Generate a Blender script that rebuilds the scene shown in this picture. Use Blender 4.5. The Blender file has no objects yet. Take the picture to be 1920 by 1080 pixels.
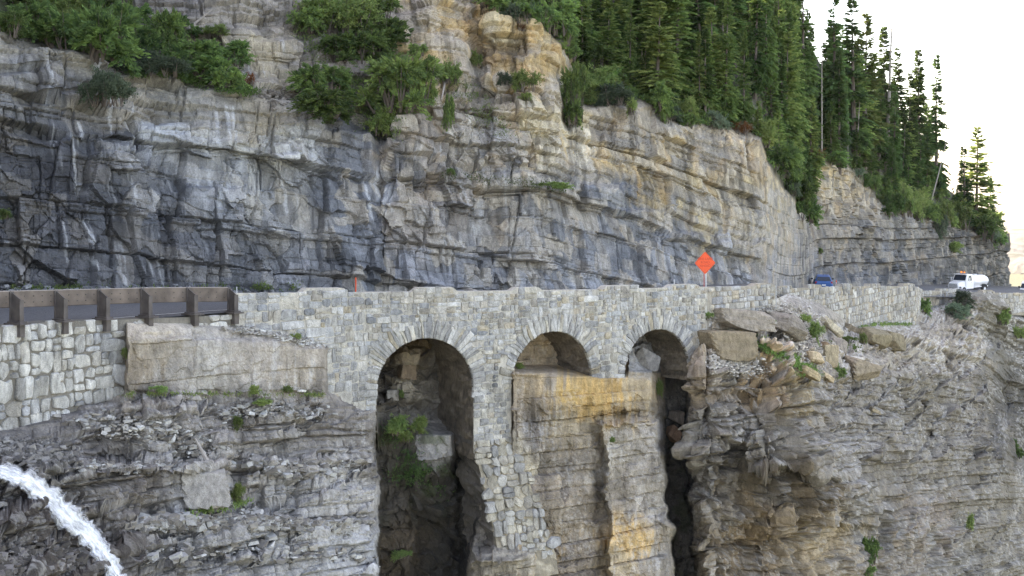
import bpy, bmesh, math, random
import numpy as np
from mathutils import Vector, Matrix

# ------------------------------------------------------------------ camera, sky, sun, exposure
scene = bpy.context.scene
COL = scene.collection
F, HX, HY = 2637.0, 960.0, 355.0          # focal length in photo pixels, optical axis

cam_data = bpy.data.cameras.new("camera")
cam_data.sensor_width = 36.0
cam_data.lens = 36.0 * F / 1920.0
cam_data.shift_y = -(540.0 - HY) / 1920.0
cam_data.clip_start = 0.5
cam_data.clip_end = 30000.0
cam = bpy.data.objects.new("camera", cam_data)
COL.objects.link(cam)
cam.location = (0, 0, 0)
cam.rotation_euler = (math.radians(90), 0, 0)
scene.camera = cam

TO_SUN = Vector((-0.62, 0.38, 0.69)).normalized()
SUN_EL = math.asin(TO_SUN.z)
SUN_AZ = math.atan2(TO_SUN.x, TO_SUN.y)     # clockwise from +Y
world = bpy.data.worlds.new("World")
scene.world = world
world.use_nodes = True
wn = world.node_tree.nodes
bg = wn["Background"]
sky = wn.new("ShaderNodeTexSky")
sky.sky_type = 'NISHITA'
sky.sun_disc = False
sky.sun_elevation = SUN_EL
sky.sun_rotation = SUN_AZ
sky.altitude = 1500
sky.air_density = 0.8
sky.dust_density = 5.0
sky.ozone_density = 0.3
world.node_tree.links.new(sky.outputs[0], bg.inputs[0])
bg.inputs[1].default_value = 0.15
sun_data = bpy.data.lights.new("sun", 'SUN')
sun_data.energy = 3.0
sun_data.angle = math.radians(0.5)
sun_data.color = (1.0, 0.95, 0.86)
sun = bpy.data.objects.new("sun", sun_data)
COL.objects.link(sun)
sun.rotation_euler = TO_SUN.to_track_quat('Z', 'Y').to_euler()
vs = scene.view_settings
vs.view_transform = 'Standard'
vs.look = 'None'
vs.exposure = 2.85
vs.gamma = 1.0
vs.use_curve_mapping = False
try:
    vs.use_white_balance = True
    vs.white_balance_temperature = 9200
    vs.white_balance_tint = 15
except Exception:
    pass
scene.cycles.use_denoising = True
scene.cycles.denoising_prefilter = 'NONE'
scene.cycles.denoising_quality = 'HIGH'
scene.cycles.max_bounces = 6
scene.cycles.diffuse_bounces = 4

# ------------------------------------------------------------------ helpers
def at(px, py, Y):
    return Vector(((px - HX) * Y / F, Y, (HY - py) * Y / F))

def lin(c):
    c = np.asarray(c, float)
    return np.where(c <= 0.04045, c / 12.92, ((c + 0.055) / 1.055) ** 2.4)

def hexc(h):
    h = h.lstrip('#')
    return lin([int(h[i:i + 2], 16) / 255 for i in (0, 2, 4)])

def hsh(i, j, seed):
    a = np.asarray(i).astype(np.int64).astype(np.uint32)
    b = np.asarray(j).astype(np.int64).astype(np.uint32)
    h = a * np.uint32(374761393) + b * np.uint32(668265263) + np.uint32((seed * 2246822519 + 977) & 0xffffffff)
    h = (h ^ (h >> np.uint32(13))) * np.uint32(1274126177)
    h = (h ^ (h >> np.uint32(16))) * np.uint32(2654435761)
    h = h ^ (h >> np.uint32(15))
    return h.astype(np.float64) / 4294967296.0

def vn(x, y, seed):
    xi = np.floor(x); yi = np.floor(y)
    fx = x - xi; fy = y - yi
    ux = fx * fx * fx * (fx * (fx * 6 - 15) + 10); uy = fy * fy * fy * (fy * (fy * 6 - 15) + 10)
    a = hsh(xi, yi, seed); b = hsh(xi + 1, yi, seed); c = hsh(xi, yi + 1, seed); d = hsh(xi + 1, yi + 1, seed)
    return (a + (b - a) * ux) * (1 - uy) + (c + (d - c) * ux) * uy

def fbm(x, y, seed, octv=4, gain=0.5):
    s = np.zeros(np.broadcast(x, y).shape); amp = 1.0; tot = 0
    for o in range(octv):
        s += amp * (vn(x * 2 ** o + 13.7 * o, y * 2 ** o - 7.3 * o, seed + o) * 2 - 1); tot += amp; amp *= gain
    return s / tot

def sm(a, b, x):
    t = np.clip((x - a) / (b - a), 0, 1)
    return t * t * (3 - 2 * t)

def cells1(q, i_extra, seed, jit=0.38):
    """irregular one-dimensional cells: index, fraction inside, cell width"""
    i = np.floor(q)
    def bnd(k):
        return k + (hsh(k, i_extra, seed) - 0.5) * 2 * jit
    lo = bnd(i); hi = bnd(i + 1)
    dn = q < lo; up = q > hi
    i = i - dn + up
    lo = bnd(i); hi = bnd(i + 1)
    w = np.maximum(hi - lo, 1e-3)
    return i, np.clip((q - lo) / w, 0, 1), w

def blocks(s, z, seed, th, wid, dip, A, cw, cd, lean=0.15, wob=0.12):
    """bedded, jointed rock: layers of uneven thickness cut into blocks that stand in or out and are tilted"""
    s = s + wob * th * fbm(s / (wid * 0.7), z / (th * 0.9), seed + 50, 3)
    bed = z + dip * s + wob * th * 1.1 * fbm(s / (wid * 1.2), z / (th * 1.5), seed + 60, 3)
    i, t, lw = cells1(bed / th, 0, seed)
    w = wid * (0.55 + 1.0 * hsh(i, 3, seed + 1))
    ln = lean * (hsh(i, 5, seed + 2) - 0.5) * 2
    p = (s + 37.0 * hsh(i, 7, seed + 3)) / w + ln * (t - 0.5) * lw * th / w
    k, tt, kw = cells1(p, i, seed + 4)
    r1 = hsh(k, i, seed + 5); r2 = hsh(k, i, seed + 6); r3 = hsh(k, i, seed + 7)
    dj = np.minimum(tt, 1 - tt) * kw * w
    db = np.minimum(t, 1 - t) * lw * th
    jc = np.exp(-(dj / cw) ** 2) * (0.35 + 0.65 * (r2 > 0.4)); bc = np.exp(-(db / cw) ** 2) * (0.4 + 0.6 * hsh(i, 9, seed))
    lay = hsh(i, 11, seed + 8) - 0.5
    d = A * ((r1 - 0.5) * 0.9 + lay * 0.8 + (tt - 0.5) * (r2 - 0.5) * 1.1 + (t - 0.5) * (r3 - 0.62) * 1.0) - cd * np.maximum(jc, bc)
    return d, r1, r3

def facets(x, y, seed, A, cw, cd):
    """angular broken rock: voronoi cells each with a plane of its own"""
    xi = np.floor(x); yi = np.floor(y)
    f1 = np.full(x.shape, 9.0); f2 = np.full(x.shape, 9.0)
    dx1 = np.zeros(x.shape); dy1 = np.zeros(x.shape); ci = np.zeros(x.shape); cj = np.zeros(x.shape)
    for a in (-1, 0, 1):
        for b in (-1, 0, 1):
            i = xi + a; j = yi + b
            ddx = x - (i + hsh(i, j, seed)); ddy = y - (j + hsh(i, j, seed + 1))
            d = np.abs(ddx) * 0.55 + np.abs(ddy) * 0.35 + 0.5 * np.sqrt(ddx * ddx + ddy * ddy)
            c = d < f1
            f2 = np.where(c, f1, np.minimum(f2, d))
            dx1 = np.where(c, ddx, dx1); dy1 = np.where(c, ddy, dy1)
            ci = np.where(c, i, ci); cj = np.where(c, j, cj)
            f1 = np.where(c, d, f1)
    r1 = hsh(ci, cj, seed + 2); r2 = hsh(ci, cj, seed + 3); r3 = hsh(ci, cj, seed + 4)
    e = f2 - f1
    d = A * ((r1 - 0.5) * 0.8 + dx1 * (r2 - 0.5) * 1.7 + dy1 * (r3 - 0.6) * 1.6) - cd * np.exp(-(e / cw) ** 2) * (r2 > 0.3)
    return d, r1

def ctrl(px, py, pts, cols, r=22.0, p=2.2):
    """smooth interpolation of colour samples scattered over the rock"""
    shp = px.shape
    x = px.ravel(); y = py.ravel()
    acc = np.zeros((x.size, cols.shape[1])); ws = np.zeros(x.size)
    for (a, b), c in zip(pts, cols):
        w = ((x - a) ** 2 + (y - b) ** 2 + r * r) ** (-p)
        ws += w
        acc += w[:, None] * c[None]
    return (acc / ws[:, None]).reshape(shp + (cols.shape[1],))

def set_cols(me, col):
    a = me.attributes.new("col", 'FLOAT_COLOR', 'POINT')
    c = np.ones((len(me.vertices), 4), np.float32)
    c[:, :3] = col
    a.data.foreach_set("color", c.ravel())

def mesh_np(name, V, Q, mat, col=None, parent=None, smooth=False):
    V = np.asarray(V, np.float32).reshape(-1, 3); Q = np.asarray(Q, np.int32)
    me = bpy.data.meshes.new(name)
    me.vertices.add(len(V)); me.vertices.foreach_set("co", V.ravel())
    n, k = Q.shape
    me.loops.add(n * k); me.loops.foreach_set("vertex_index", Q.ravel())
    me.polygons.add(n)
    me.polygons.foreach_set("loop_start", np.arange(0, n * k, k, dtype=np.int32))
    me.update(calc_edges=True)
    me.polygons.foreach_set("use_smooth", np.full(n, bool(smooth)))
    if col is not None:
        set_cols(me, np.asarray(col, np.float32).reshape(-1, 3))
    me.materials.append(mat)
    ob = bpy.data.objects.new(name, me)
    COL.objects.link(ob)
    if parent is not None:
        ob.parent = parent
    return ob

def mesh_py(name, V, Fc, mat, col=None, parent=None, smooth=False):
    me = bpy.data.meshes.new(name)
    me.from_pydata([tuple(v) for v in V], [], Fc)
    if smooth:
        me.polygons.foreach_set("use_smooth", np.full(len(me.polygons), True))
    if col is not None:
        c = np.asarray(col, np.float32)
        if c.ndim == 1:
            c = np.tile(c, (len(V), 1))
        set_cols(me, c)
    me.materials.append(mat)
    ob = bpy.data.objects.new(name, me)
    COL.objects.link(ob)
    if parent is not None:
        ob.parent = parent
    return ob

def bm_obj(name, bm, mat, parent=None, smooth=False):
    me = bpy.data.meshes.new(name)
    bmesh.ops.recalc_face_normals(bm, faces=bm.faces[:])
    bm.to_mesh(me); bm.free()
    if smooth:
        me.polygons.foreach_set("use_smooth", np.full(len(me.polygons), True))
    me.materials.append(mat)
    ob = bpy.data.objects.new(name, me)
    COL.objects.link(ob)
    if parent is not None:
        ob.parent = parent
    return ob

def tag(o, label, cat, group=None):
    o["label"] = label; o["category"] = cat
    if group:
        o["group"] = group
    return o

def thing(name, label, cat, loc=(0, 0, 0), rz=0.0, group=None):
    o = bpy.data.objects.new(name, None)
    o.empty_display_size = 0.3
    COL.objects.link(o)
    o.location = loc; o.rotation_euler = (0, 0, rz)
    return tag(o, label, cat, group)

def struct(o, kind='structure'):
    o["kind"] = kind
    return o

def copy_tree(o, parent=None):
    c = o.copy(); COL.objects.link(c)
    c.parent = parent
    for ch in list(o.children):
        copy_tree(ch, c)
    return c

def grid_quads(nr, nc):
    i = np.arange(nr - 1)[:, None] * nc + np.arange(nc - 1)[None]
    return np.stack([i, i + 1, i + nc + 1, i + nc], -1).reshape(-1, 4)

# ------------------------------------------------------------------ materials
def new_mat(name):
    m = bpy.data.materials.new(name); m.use_nodes = True
    nt = m.node_tree
    return m, nt, nt.nodes, nt.links, nt.nodes["Principled BSDF"]

def rock_material(name, scale=1.0, bump=0.5, rough=0.9, contrast=0.7, objvar=0.0, spec=0.25):
    m, nt, N, L, P = new_mat(name)
    at_ = N.new("ShaderNodeAttribute"); at_.attribute_name = "col"
    tc = N.new("ShaderNodeTexCoord")
    src = tc.outputs["Object"]
    n1 = N.new("ShaderNodeTexNoise"); n1.inputs["Scale"].default_value = 2.2 * scale; n1.inputs["Detail"].default_value = 8; n1.inputs["Roughness"].default_value = 0.68
    n2 = N.new("ShaderNodeTexNoise"); n2.inputs["Scale"].default_value = 11 * scale; n2.inputs["Detail"].default_value = 6; n2.inputs["Roughness"].default_value = 0.7
    mp = N.new("ShaderNodeMapping"); mp.inputs["Scale"].default_value = (1, 1, 0.45)
    L.new(src, mp.inputs[0]); L.new(mp.outputs[0], n1.inputs["Vector"]); L.new(src, n2.inputs["Vector"])
    r1 = N.new("ShaderNodeMapRange"); r1.inputs[1].default_value = 0.3; r1.inputs[2].default_value = 0.7
    r1.inputs[3].default_value = 1 - contrast * 0.55; r1.inputs[4].default_value = 1 + contrast * 0.5
    L.new(n1.outputs["Fac"], r1.inputs[0])
    r2 = N.new("ShaderNodeMapRange"); r2.inputs[1].default_value = 0.3; r2.inputs[2].default_value = 0.7
    r2.inputs[3].default_value = 1 - contrast * 0.4; r2.inputs[4].default_value = 1 + contrast * 0.4
    L.new(n2.outputs["Fac"], r2.inputs[0])
    mu = N.new("ShaderNodeMath"); mu.operation = 'MULTIPLY'
    L.new(r1.outputs[0], mu.inputs[0]); L.new(r2.outputs[0], mu.inputs[1])
    vm = N.new("ShaderNodeVectorMath"); vm.operation = 'SCALE'
    L.new(at_.outputs["Color"], vm.inputs[0]); L.new(mu.outputs[0], vm.inputs["Scale"])
    out = vm.outputs[0]
    if objvar:
        oi = N.new("ShaderNodeObjectInfo")
        r3 = N.new("ShaderNodeMapRange"); r3.inputs[3].default_value = 1 - objvar; r3.inputs[4].default_value = 1 + objvar
        L.new(oi.outputs["Random"], r3.inputs[0])
        v2 = N.new("ShaderNodeVectorMath"); v2.operation = 'SCALE'
        L.new(out, v2.inputs[0]); L.new(r3.outputs[0], v2.inputs["Scale"]); out = v2.outputs[0]
    L.new(out, P.inputs["Base Color"])
    P.inputs["Roughness"].default_value = rough
    P.inputs["Specular IOR Level"].default_value = spec
    bp = N.new("ShaderNodeBump"); bp.inputs["Strength"].default_value = bump; bp.inputs["Distance"].default_value = 0.09
    ad = N.new("ShaderNodeMath"); ad.operation = 'ADD'
    L.new(n1.outputs["Fac"], ad.inputs[0]); L.new(n2.outputs["Fac"], ad.inputs[1])
    L.new(ad.outputs[0], bp.inputs["Height"]); L.new(bp.outputs[0], P.inputs["Normal"])
    return m

def plain(name, color, rough=0.6, metal=0.0, var=0.15, scale=6.0, coat=0.0, spec=0.5):
    m, nt, N, L, P = new_mat(name)
    tc = N.new("ShaderNodeTexCoord")
    n = N.new("ShaderNodeTexNoise"); n.inputs["Scale"].default_value = scale; n.inputs["Detail"].default_value = 6
    L.new(tc.outputs["Object"], n.inputs["Vector"])
    cr = N.new("ShaderNodeMapRange"); cr.inputs[1].default_value = 0.3; cr.inputs[2].default_value = 0.7
    cr.inputs[3].default_value = 1 - var; cr.inputs[4].default_value = 1 + var
    L.new(n.outputs["Fac"], cr.inputs[0])
    vm = N.new("ShaderNodeVectorMath"); vm.operation = 'SCALE'; vm.inputs[0].default_value = tuple(color)
    L.new(cr.outputs[0], vm.inputs["Scale"]); L.new(vm.outputs[0], P.inputs["Base Color"])
    P.inputs["Roughness"].default_value = rough; P.inputs["Metallic"].default_value = metal
    P.inputs["Coat Weight"].default_value = coat; P.inputs["Specular IOR Level"].default_value = spec
    return m

def leaf_material(name, var=0.35, transl=0.35):
    m, nt, N, L, P = new_mat(name)
    N.remove(P)
    out = N["Material Output"]
    at_ = N.new("ShaderNodeAttribute"); at_.attribute_name = "col"
    oi = N.new("ShaderNodeObjectInfo")
    hs = N.new("ShaderNodeHueSaturation")
    r = N.new("ShaderNodeMapRange"); r.inputs[3].default_value = 1 - var; r.inputs[4].default_value = 1 + var
    L.new(oi.outputs["Random"], r.inputs[0]); L.new(r.outputs[0], hs.inputs["Value"])
    r2 = N.new("ShaderNodeMapRange"); r2.inputs[3].default_value = 0.485; r2.inputs[4].default_value = 0.515
    mm = N.new("ShaderNodeMath"); mm.operation = 'FRACT'; m2 = N.new("ShaderNodeMath"); m2.operation = 'MULTIPLY'; m2.inputs[1].default_value = 7.31
    L.new(oi.outputs["Random"], m2.inputs[0]); L.new(m2.outputs[0], mm.inputs[0]); L.new(mm.outputs[0], r2.inputs[0]); L.new(r2.outputs[0], hs.inputs["Hue"])
    L.new(at_.outputs["Color"], hs.inputs["Color"])
    d = N.new("ShaderNodeBsdfDiffuse"); t = N.new("ShaderNodeBsdfTranslucent"); mx = N.new("ShaderNodeMixShader")
    mx.inputs[0].default_value = transl
    L.new(hs.outputs[0], d.inputs[0]); L.new(hs.outputs[0], t.inputs[0])
    L.new(d.outputs[0], mx.inputs[1]); L.new(t.outputs[0], mx.inputs[2]); L.new(mx.outputs[0], out.inputs[0])
    return m

M_ROCK = rock_material("rock", 1.0, 0.7, 0.88, 0.75)
M_STONE = rock_material("masonry_stone", 2.2, 0.7, 0.9, 0.75)
M_MORTAR = rock_material("mortar", 3.0, 0.6, 0.95, 0.5)
M_SCREE = rock_material("scree", 2.0, 0.4, 0.9, 0.45, objvar=0.12)
M_LEAF = leaf_material("needles", 0.45, 0.4)
M_BARK = plain("bark", lin([0.40, 0.36, 0.33]), 0.95, var=0.35, scale=4)
M_DEADWOOD = plain("dead_wood", lin([0.62, 0.59, 0.56]), 0.9, var=0.2, scale=5)
# ------------------------------------------------------------------ plan of the place
W_PX = [-700, -160, 0, 440, 700, 794, 888, 960, 1034, 1108, 1170, 1231, 1292, 1450, 1480, 1530, 1590, 1640, 1715, 1735, 1800, 1850, 1885, 1920, 2060, 2300]
W_Y = [46, 51, 54, 64.3, 69, 70, 71, 72, 73.4, 75, 76.5, 78, 79.5, 84.8, 87, 91, 97, 101, 108, 110, 117, 122, 126, 130, 145, 170]
def Wd(px):
    return np.interp(px, W_PX, W_Y)

_tab_cache = {}
def table(tab, px, py):
    """depth table: columns of (py, value), linear in between"""
    ks = sorted(tab)
    px = np.asarray(px, float); py = np.asarray(py, float)
    out = np.zeros(np.broadcast(px, py).shape)
    px = np.broadcast_to(px, out.shape); py = np.broadcast_to(py, out.shape)
    pc = np.clip(px, ks[0], ks[-1] - 1e-6)
    for a, b in zip(ks[:-1], ks[1:]):
        m = (pc >= a) & (pc < b)
        if not m.any():
            continue
        ta = np.array(tab[a]); tb = np.array(tab[b])
        y = py[m]; t = (pc[m] - a) / (b - a)
        out[m] = np.interp(y, ta[:, 0], ta[:, 1]) * (1 - t) + np.interp(y, tb[:, 0], tb[:, 1]) * t
    return out

# lower cliff: metres behind (+) or in front (-) of the face of the road wall
LOW = {
 -160: [(560,3),(812,.9),(818,-.4),(850,-2),(868,-3.5),(905,-5),(1120,-12)],
 0: [(560,3),(800,.8),(808,-.4),(850,-2),(866,-3.4),(900,-4.6),(1000,-7.5),(1120,-11)],
 60: [(560,3),(790,.8),(797,-.4),(840,-1.9),(866,-2.8),(884,-4.0),(1000,-7),(1120,-10)],
 120: [(560,3),(772,.8),(779,-.4),(830,-1.8),(838,-2.0),(862,-2.4),(872,-3.2),(930,-3.8),(965,-5.0),(1120,-9)],
 170: [(560,3),(754,.8),(761,-.4),(815,-1.8),(838,-2.0),(864,-2.5),(874,-3.3),(980,-3.9),(1020,-5.2),(1120,-8.4)],
 228: [(560,3),(736,.8),(743,-.4),(800,-1.8),(835,-2.0),(865,-2.6),(875,-3.4),(960,-3.8),(975,-4.6),(1030,-5.4),(1120,-7)],
 238: [(560,3),(598,.6),(607,-.2),(624,-.8),(632,-1.1),(735,-1.2),(743,-1.1),(800,-2.2),(835,-2.4),(865,-2.8),(875,-3.5),(960,-3.8),(975,-4.6),(1030,-5.4),(1120,-7)],
 340: [(560,3),(600,.6),(609,-.2),(628,-.8),(636,-1.1),(735,-1.2),(743,-1.1),(800,-2.3),(838,-2.5),(866,-3.0),(876,-3.7),(948,-3.9),(965,-4.8),(1035,-5.7),(1045,-6.4),(1120,-7)],
 430: [(560,3),(604,.6),(613,-.2),(632,-.8),(640,-1.1),(735,-1.2),(743,-1.1),(790,-2.2),(800,-2.4),(858,-3.3),(866,-3.6),(880,-3.8),(945,-4.0),(960,-4.6),(985,-5.6),(1030,-5.8),(1040,-6.4),(1120,-7)],
 442: [(560,3),(606,.6),(614,-.2),(632,-.8),(640,-1.1),(735,-1.2),(743,-1.1),(780,-1.7),(850,-2.1),(900,-2.4),(940,-3.0),(960,-4.4),(985,-5.4),(1030,-5.8),(1040,-6.4),(1120,-7)],
 465: [(560,3),(608,.6),(616,-.2),(633,-.8),(641,-1.1),(735,-1.2),(743,-1.1),(770,-1.5),(776,-1.9),(850,-2.3),(860,-2.8),(935,-3.4),(950,-4.2),(985,-5.2),(1030,-5.6),(1040,-6.3),(1120,-7)],
 540: [(560,3),(620,.6),(628,-.3),(640,-.9),(648,-1.1),(735,-1.2),(743,-1.1),(770,-1.6),(778,-2.0),(855,-2.4),(866,-3.0),(905,-3.6),(950,-4.3),(985,-5.0),(1030,-5.4),(1040,-6.0),(1120,-6.8)],
 606: [(560,3),(643,.6),(650,-.3),(656,-.9),(735,-1.1),(743,-1.0),(775,-1.6),(780,-1.9),(850,-2.3),(862,-3),(900,-3.6),(910,-4.2),(975,-4.6),(1000,-5.2),(1120,-6)],
 622: [(560,3),(734,.6),(742,-.4),(775,-1.3),(780,-1.6),(860,-2.0),(900,-3.2),(970,-4.2),(1120,-5.6)],
 660: [(560,3),(752,.6),(760,-.4),(860,-1.5),(900,-2.4),(950,-3.2),(1120,-4.9)],
 692: [(560,3),(764,.6),(771,-.4),(860,-1.0),(930,-2),(1000,-3),(1120,-4.2)],
 706: [(560,4),(764,.9),(771,-.1),(860,-.4),(960,-1.2),(1010,-2.6),(1120,-3.8)],
 710: [(560,5),(690,4.5),(740,4),(760,2.5),(770,2.2),(800,1.8),(960,1.7),(1010,1.2),(1050,-1),(1120,-3)],
 715: [(560,5.5),(690,5),(745,4),(755,2.2),(1060,2.6),(1120,2.0)],
 745: [(560,5.5),(640,5),(690,4.2),(760,3.8),(790,2.5),(810,1.8),(1120,2.8)],
 762: [(560,6),(655,5),(660,3.4),(750,3.3),(790,2.5),(810,1.6),(1120,2.8)],
 782: [(560,6),(660,5),(664,3.5),(752,3.5),(800,2.2),(815,1.2),(880,1.0),(900,1.6),(1120,3)],
 800: [(560,6),(695,5.2),(700,4.4),(790,4.2),(812,1.2),(818,.7),(880,.8),(900,2.2),(1120,5)],
 845: [(560,6),(780,5),(805,4),(812,2),(815,.9),(870,1.0),(900,3),(1120,6)],
 856: [(560,6),(806,5),(814,4),(880,3.6),(1000,5),(1120,5)],
 874: [(560,6),(812,5),(818,3),(940,3.4),(1000,4),(1060,2),(1120,1)],
 889: [(560,5),(822,1),(828,.0),(850,.5),(950,1.4),(1000,.4),(1020,-.6),(1120,-1.2)],
 905: [(560,3),(822,.6),(830,.5),(900,.6),(1000,.2),(1030,-1.0),(1040,-1.9),(1120,-2.4)],
 935: [(560,3),(822,.6),(830,.5),(900,.2),(1010,-.6),(1034,-1.4),(1040,-2.3),(1120,-2.8)],
 958: [(560,3),(822,.6),(830,.5),(900,0),(1010,-.8),(1034,-1.6),(1040,-2.4),(1120,-2.9)],
 962: [(560,4),(684,3.5),(694,1),(700,-.3),(820,-.4),(850,-.2),(900,-.2),(1010,-.9),(1034,-1.6),(1040,-2.4),(1120,-2.9)],
 1004: [(560,4),(684,3.5),(698,-.3),(785,-.4),(900,-.5),(985,-.7),(1010,-.9),(1034,-1.4),(1040,-2.2),(1120,-2.6)],
 1016: [(560,4),(685,3.5),(699,-.3),(785,-.4),(960,-.6),(985,-.7),(992,-.3),(1030,-.3),(1120,-.8)],
 1108: [(560,4),(690,3.5),(706,-.3),(780,-.4),(980,-.6),(1120,-.8)],
 1128: [(560,4),(700,3),(708,-.3),(780,-.4),(800,-.2),(820,.4),(1120,.2)],
 1136: [(560,4),(700,3),(708,-.3),(780,-.4),(786,-1.2),(1000,-1.6),(1120,-1.9)],
 1170: [(560,4),(696,2),(708,-.3),(778,-.4),(786,-1.4),(1000,-1.9),(1120,-2.3)],
 1178: [(560,5),(640,3.4),(670,1.6),(698,.3),(708,-.3),(778,-.4),(785,-1.6),(1000,-2.1),(1120,-2.5)],
 1222: [(560,5),(650,3.8),(690,1.2),(706,.0),(712,-.3),(776,-.4),(784,-1.7),(1000,-2.0),(1120,-2.4)],
 1238: [(560,5),(660,4.6),(690,3),(740,2.5),(784,1),(790,-1.5),(800,-1.7),(1120,-2.3)],
 1251: [(560,5),(670,5),(750,3.5),(800,2.5),(850,2),(880,-1.2),(1000,-1.7),(1120,-2.1)],
 1256: [(560,5),(680,5),(760,4),(1120,5)],
 1288: [(560,5),(680,5),(760,4),(900,4.5),(1120,3.4)],
 1294: [(560,3),(664,.6),(672,-.4),(690,-.9),(760,-1.1),(850,-.8),(1000,.2),(1120,1.2)],
 1312: [(560,2),(648,.6),(656,-.4),(690,-2.2),(700,-2.5),(860,-2.9),(1120,-3.2)],
 1335: [(560,2),(590,.5),(599,-.3),(650,-1.2),(690,-3),(698,-3.3),(860,-3.7),(1120,-3.9)],
 1400: [(560,2),(592,.5),(601,-.3),(640,-1.4),(690,-3.4),(700,-3.9),(740,-4.0),(746,-4.4),(870,-4.9),(960,-4.5),(1120,-4.7)],
 1430: [(540,2),(576,.5),(585,-.3),(620,-1.6),(690,-4.4),(735,-5.4),(745,-5.8),(874,-6.5),(882,-5.0),(960,-5.0),(1120,-5.3)],
 1452: [(535,2),(564,.5),(573,-.3),(610,-2),(690,-5),(750,-6.3),(760,-6.6),(877,-7.4),(884,-5.4),(960,-5.5),(968,-5.9),(1120,-6.2)],
 1480: [(535,14),(549,13),(554,11),(576,3),(610,-2),(690,-6.0),(750,-7.6),(878,-8.6),(886,-6.4),(984,-6.6),(992,-7.1),(1120,-7.4)],
 1530: [(550,14.5),(564,14),(570,12),(600,4),(650,-3),(700,-7),(760,-8.8),(888,-10.0),(896,-8.6),(986,-8.8),(994,-9.0),(1120,-9.4)],
 1590: [(560,16.5),(608,15.5),(622,14.2),(628,12),(645,6),(700,-3),(760,-7),(880,-9.5),(985,-10.6),(996,-9.2),(1120,-9.8)],
 1606: [(560,17),(600,16.4),(616,15),(622,12),(645,5),(700,-2.6),(760,-6.6),(880,-9),(985,-10.2),(996,-8.6),(1120,-9.4)],
 1640: [(560,20),(600,18.6),(608,17),(614,13),(645,7),(700,0),(760,-4),(860,-7),(985,-8.6),(996,-7.4),(1120,-8.4)],
 1652: [(560,20),(600,19),(608,17.4),(614,14),(645,8),(700,1),(760,-3.4),(860,-6),(990,-6.4),(1120,-6.8)],
 1715: [(560,30),(600,24),(609,21.5),(616,18),(650,12),(700,6),(760,2),(860,-2),(1000,-5),(1120,-6)],
 1735: [(560,50),(574,44),(584,36),(612,24),(650,14),(700,8),(860,0),(1000,-3.5),(1120,-5)],
 1800: [(540,40),(552,38),(566,36),(576,35),(604,30),(622,26),(700,14),(860,4),(1120,-3)],
 1826: [(540,40),(552,38),(566,36),(600,33),(624,28),(700,18),(860,6),(1120,-2)],
 1850: [(540,41),(552,39),(562,37),(640,35),(655,28),(700,22),(860,8),(1120,0)],
 1885: [(540,43),(556,41),(600,40),(760,37),(785,29),(800,22),(860,12),(1120,3)],
 1920: [(540,74),(584,64),(596,46),(700,43),(850,38),(875,24),(900,18),(1120,6)],
 2060: [(540,80),(580,66),(1000,44),(1120,20)],
 2300: [(540,90),(620,70),(1120,36)],
}
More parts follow.
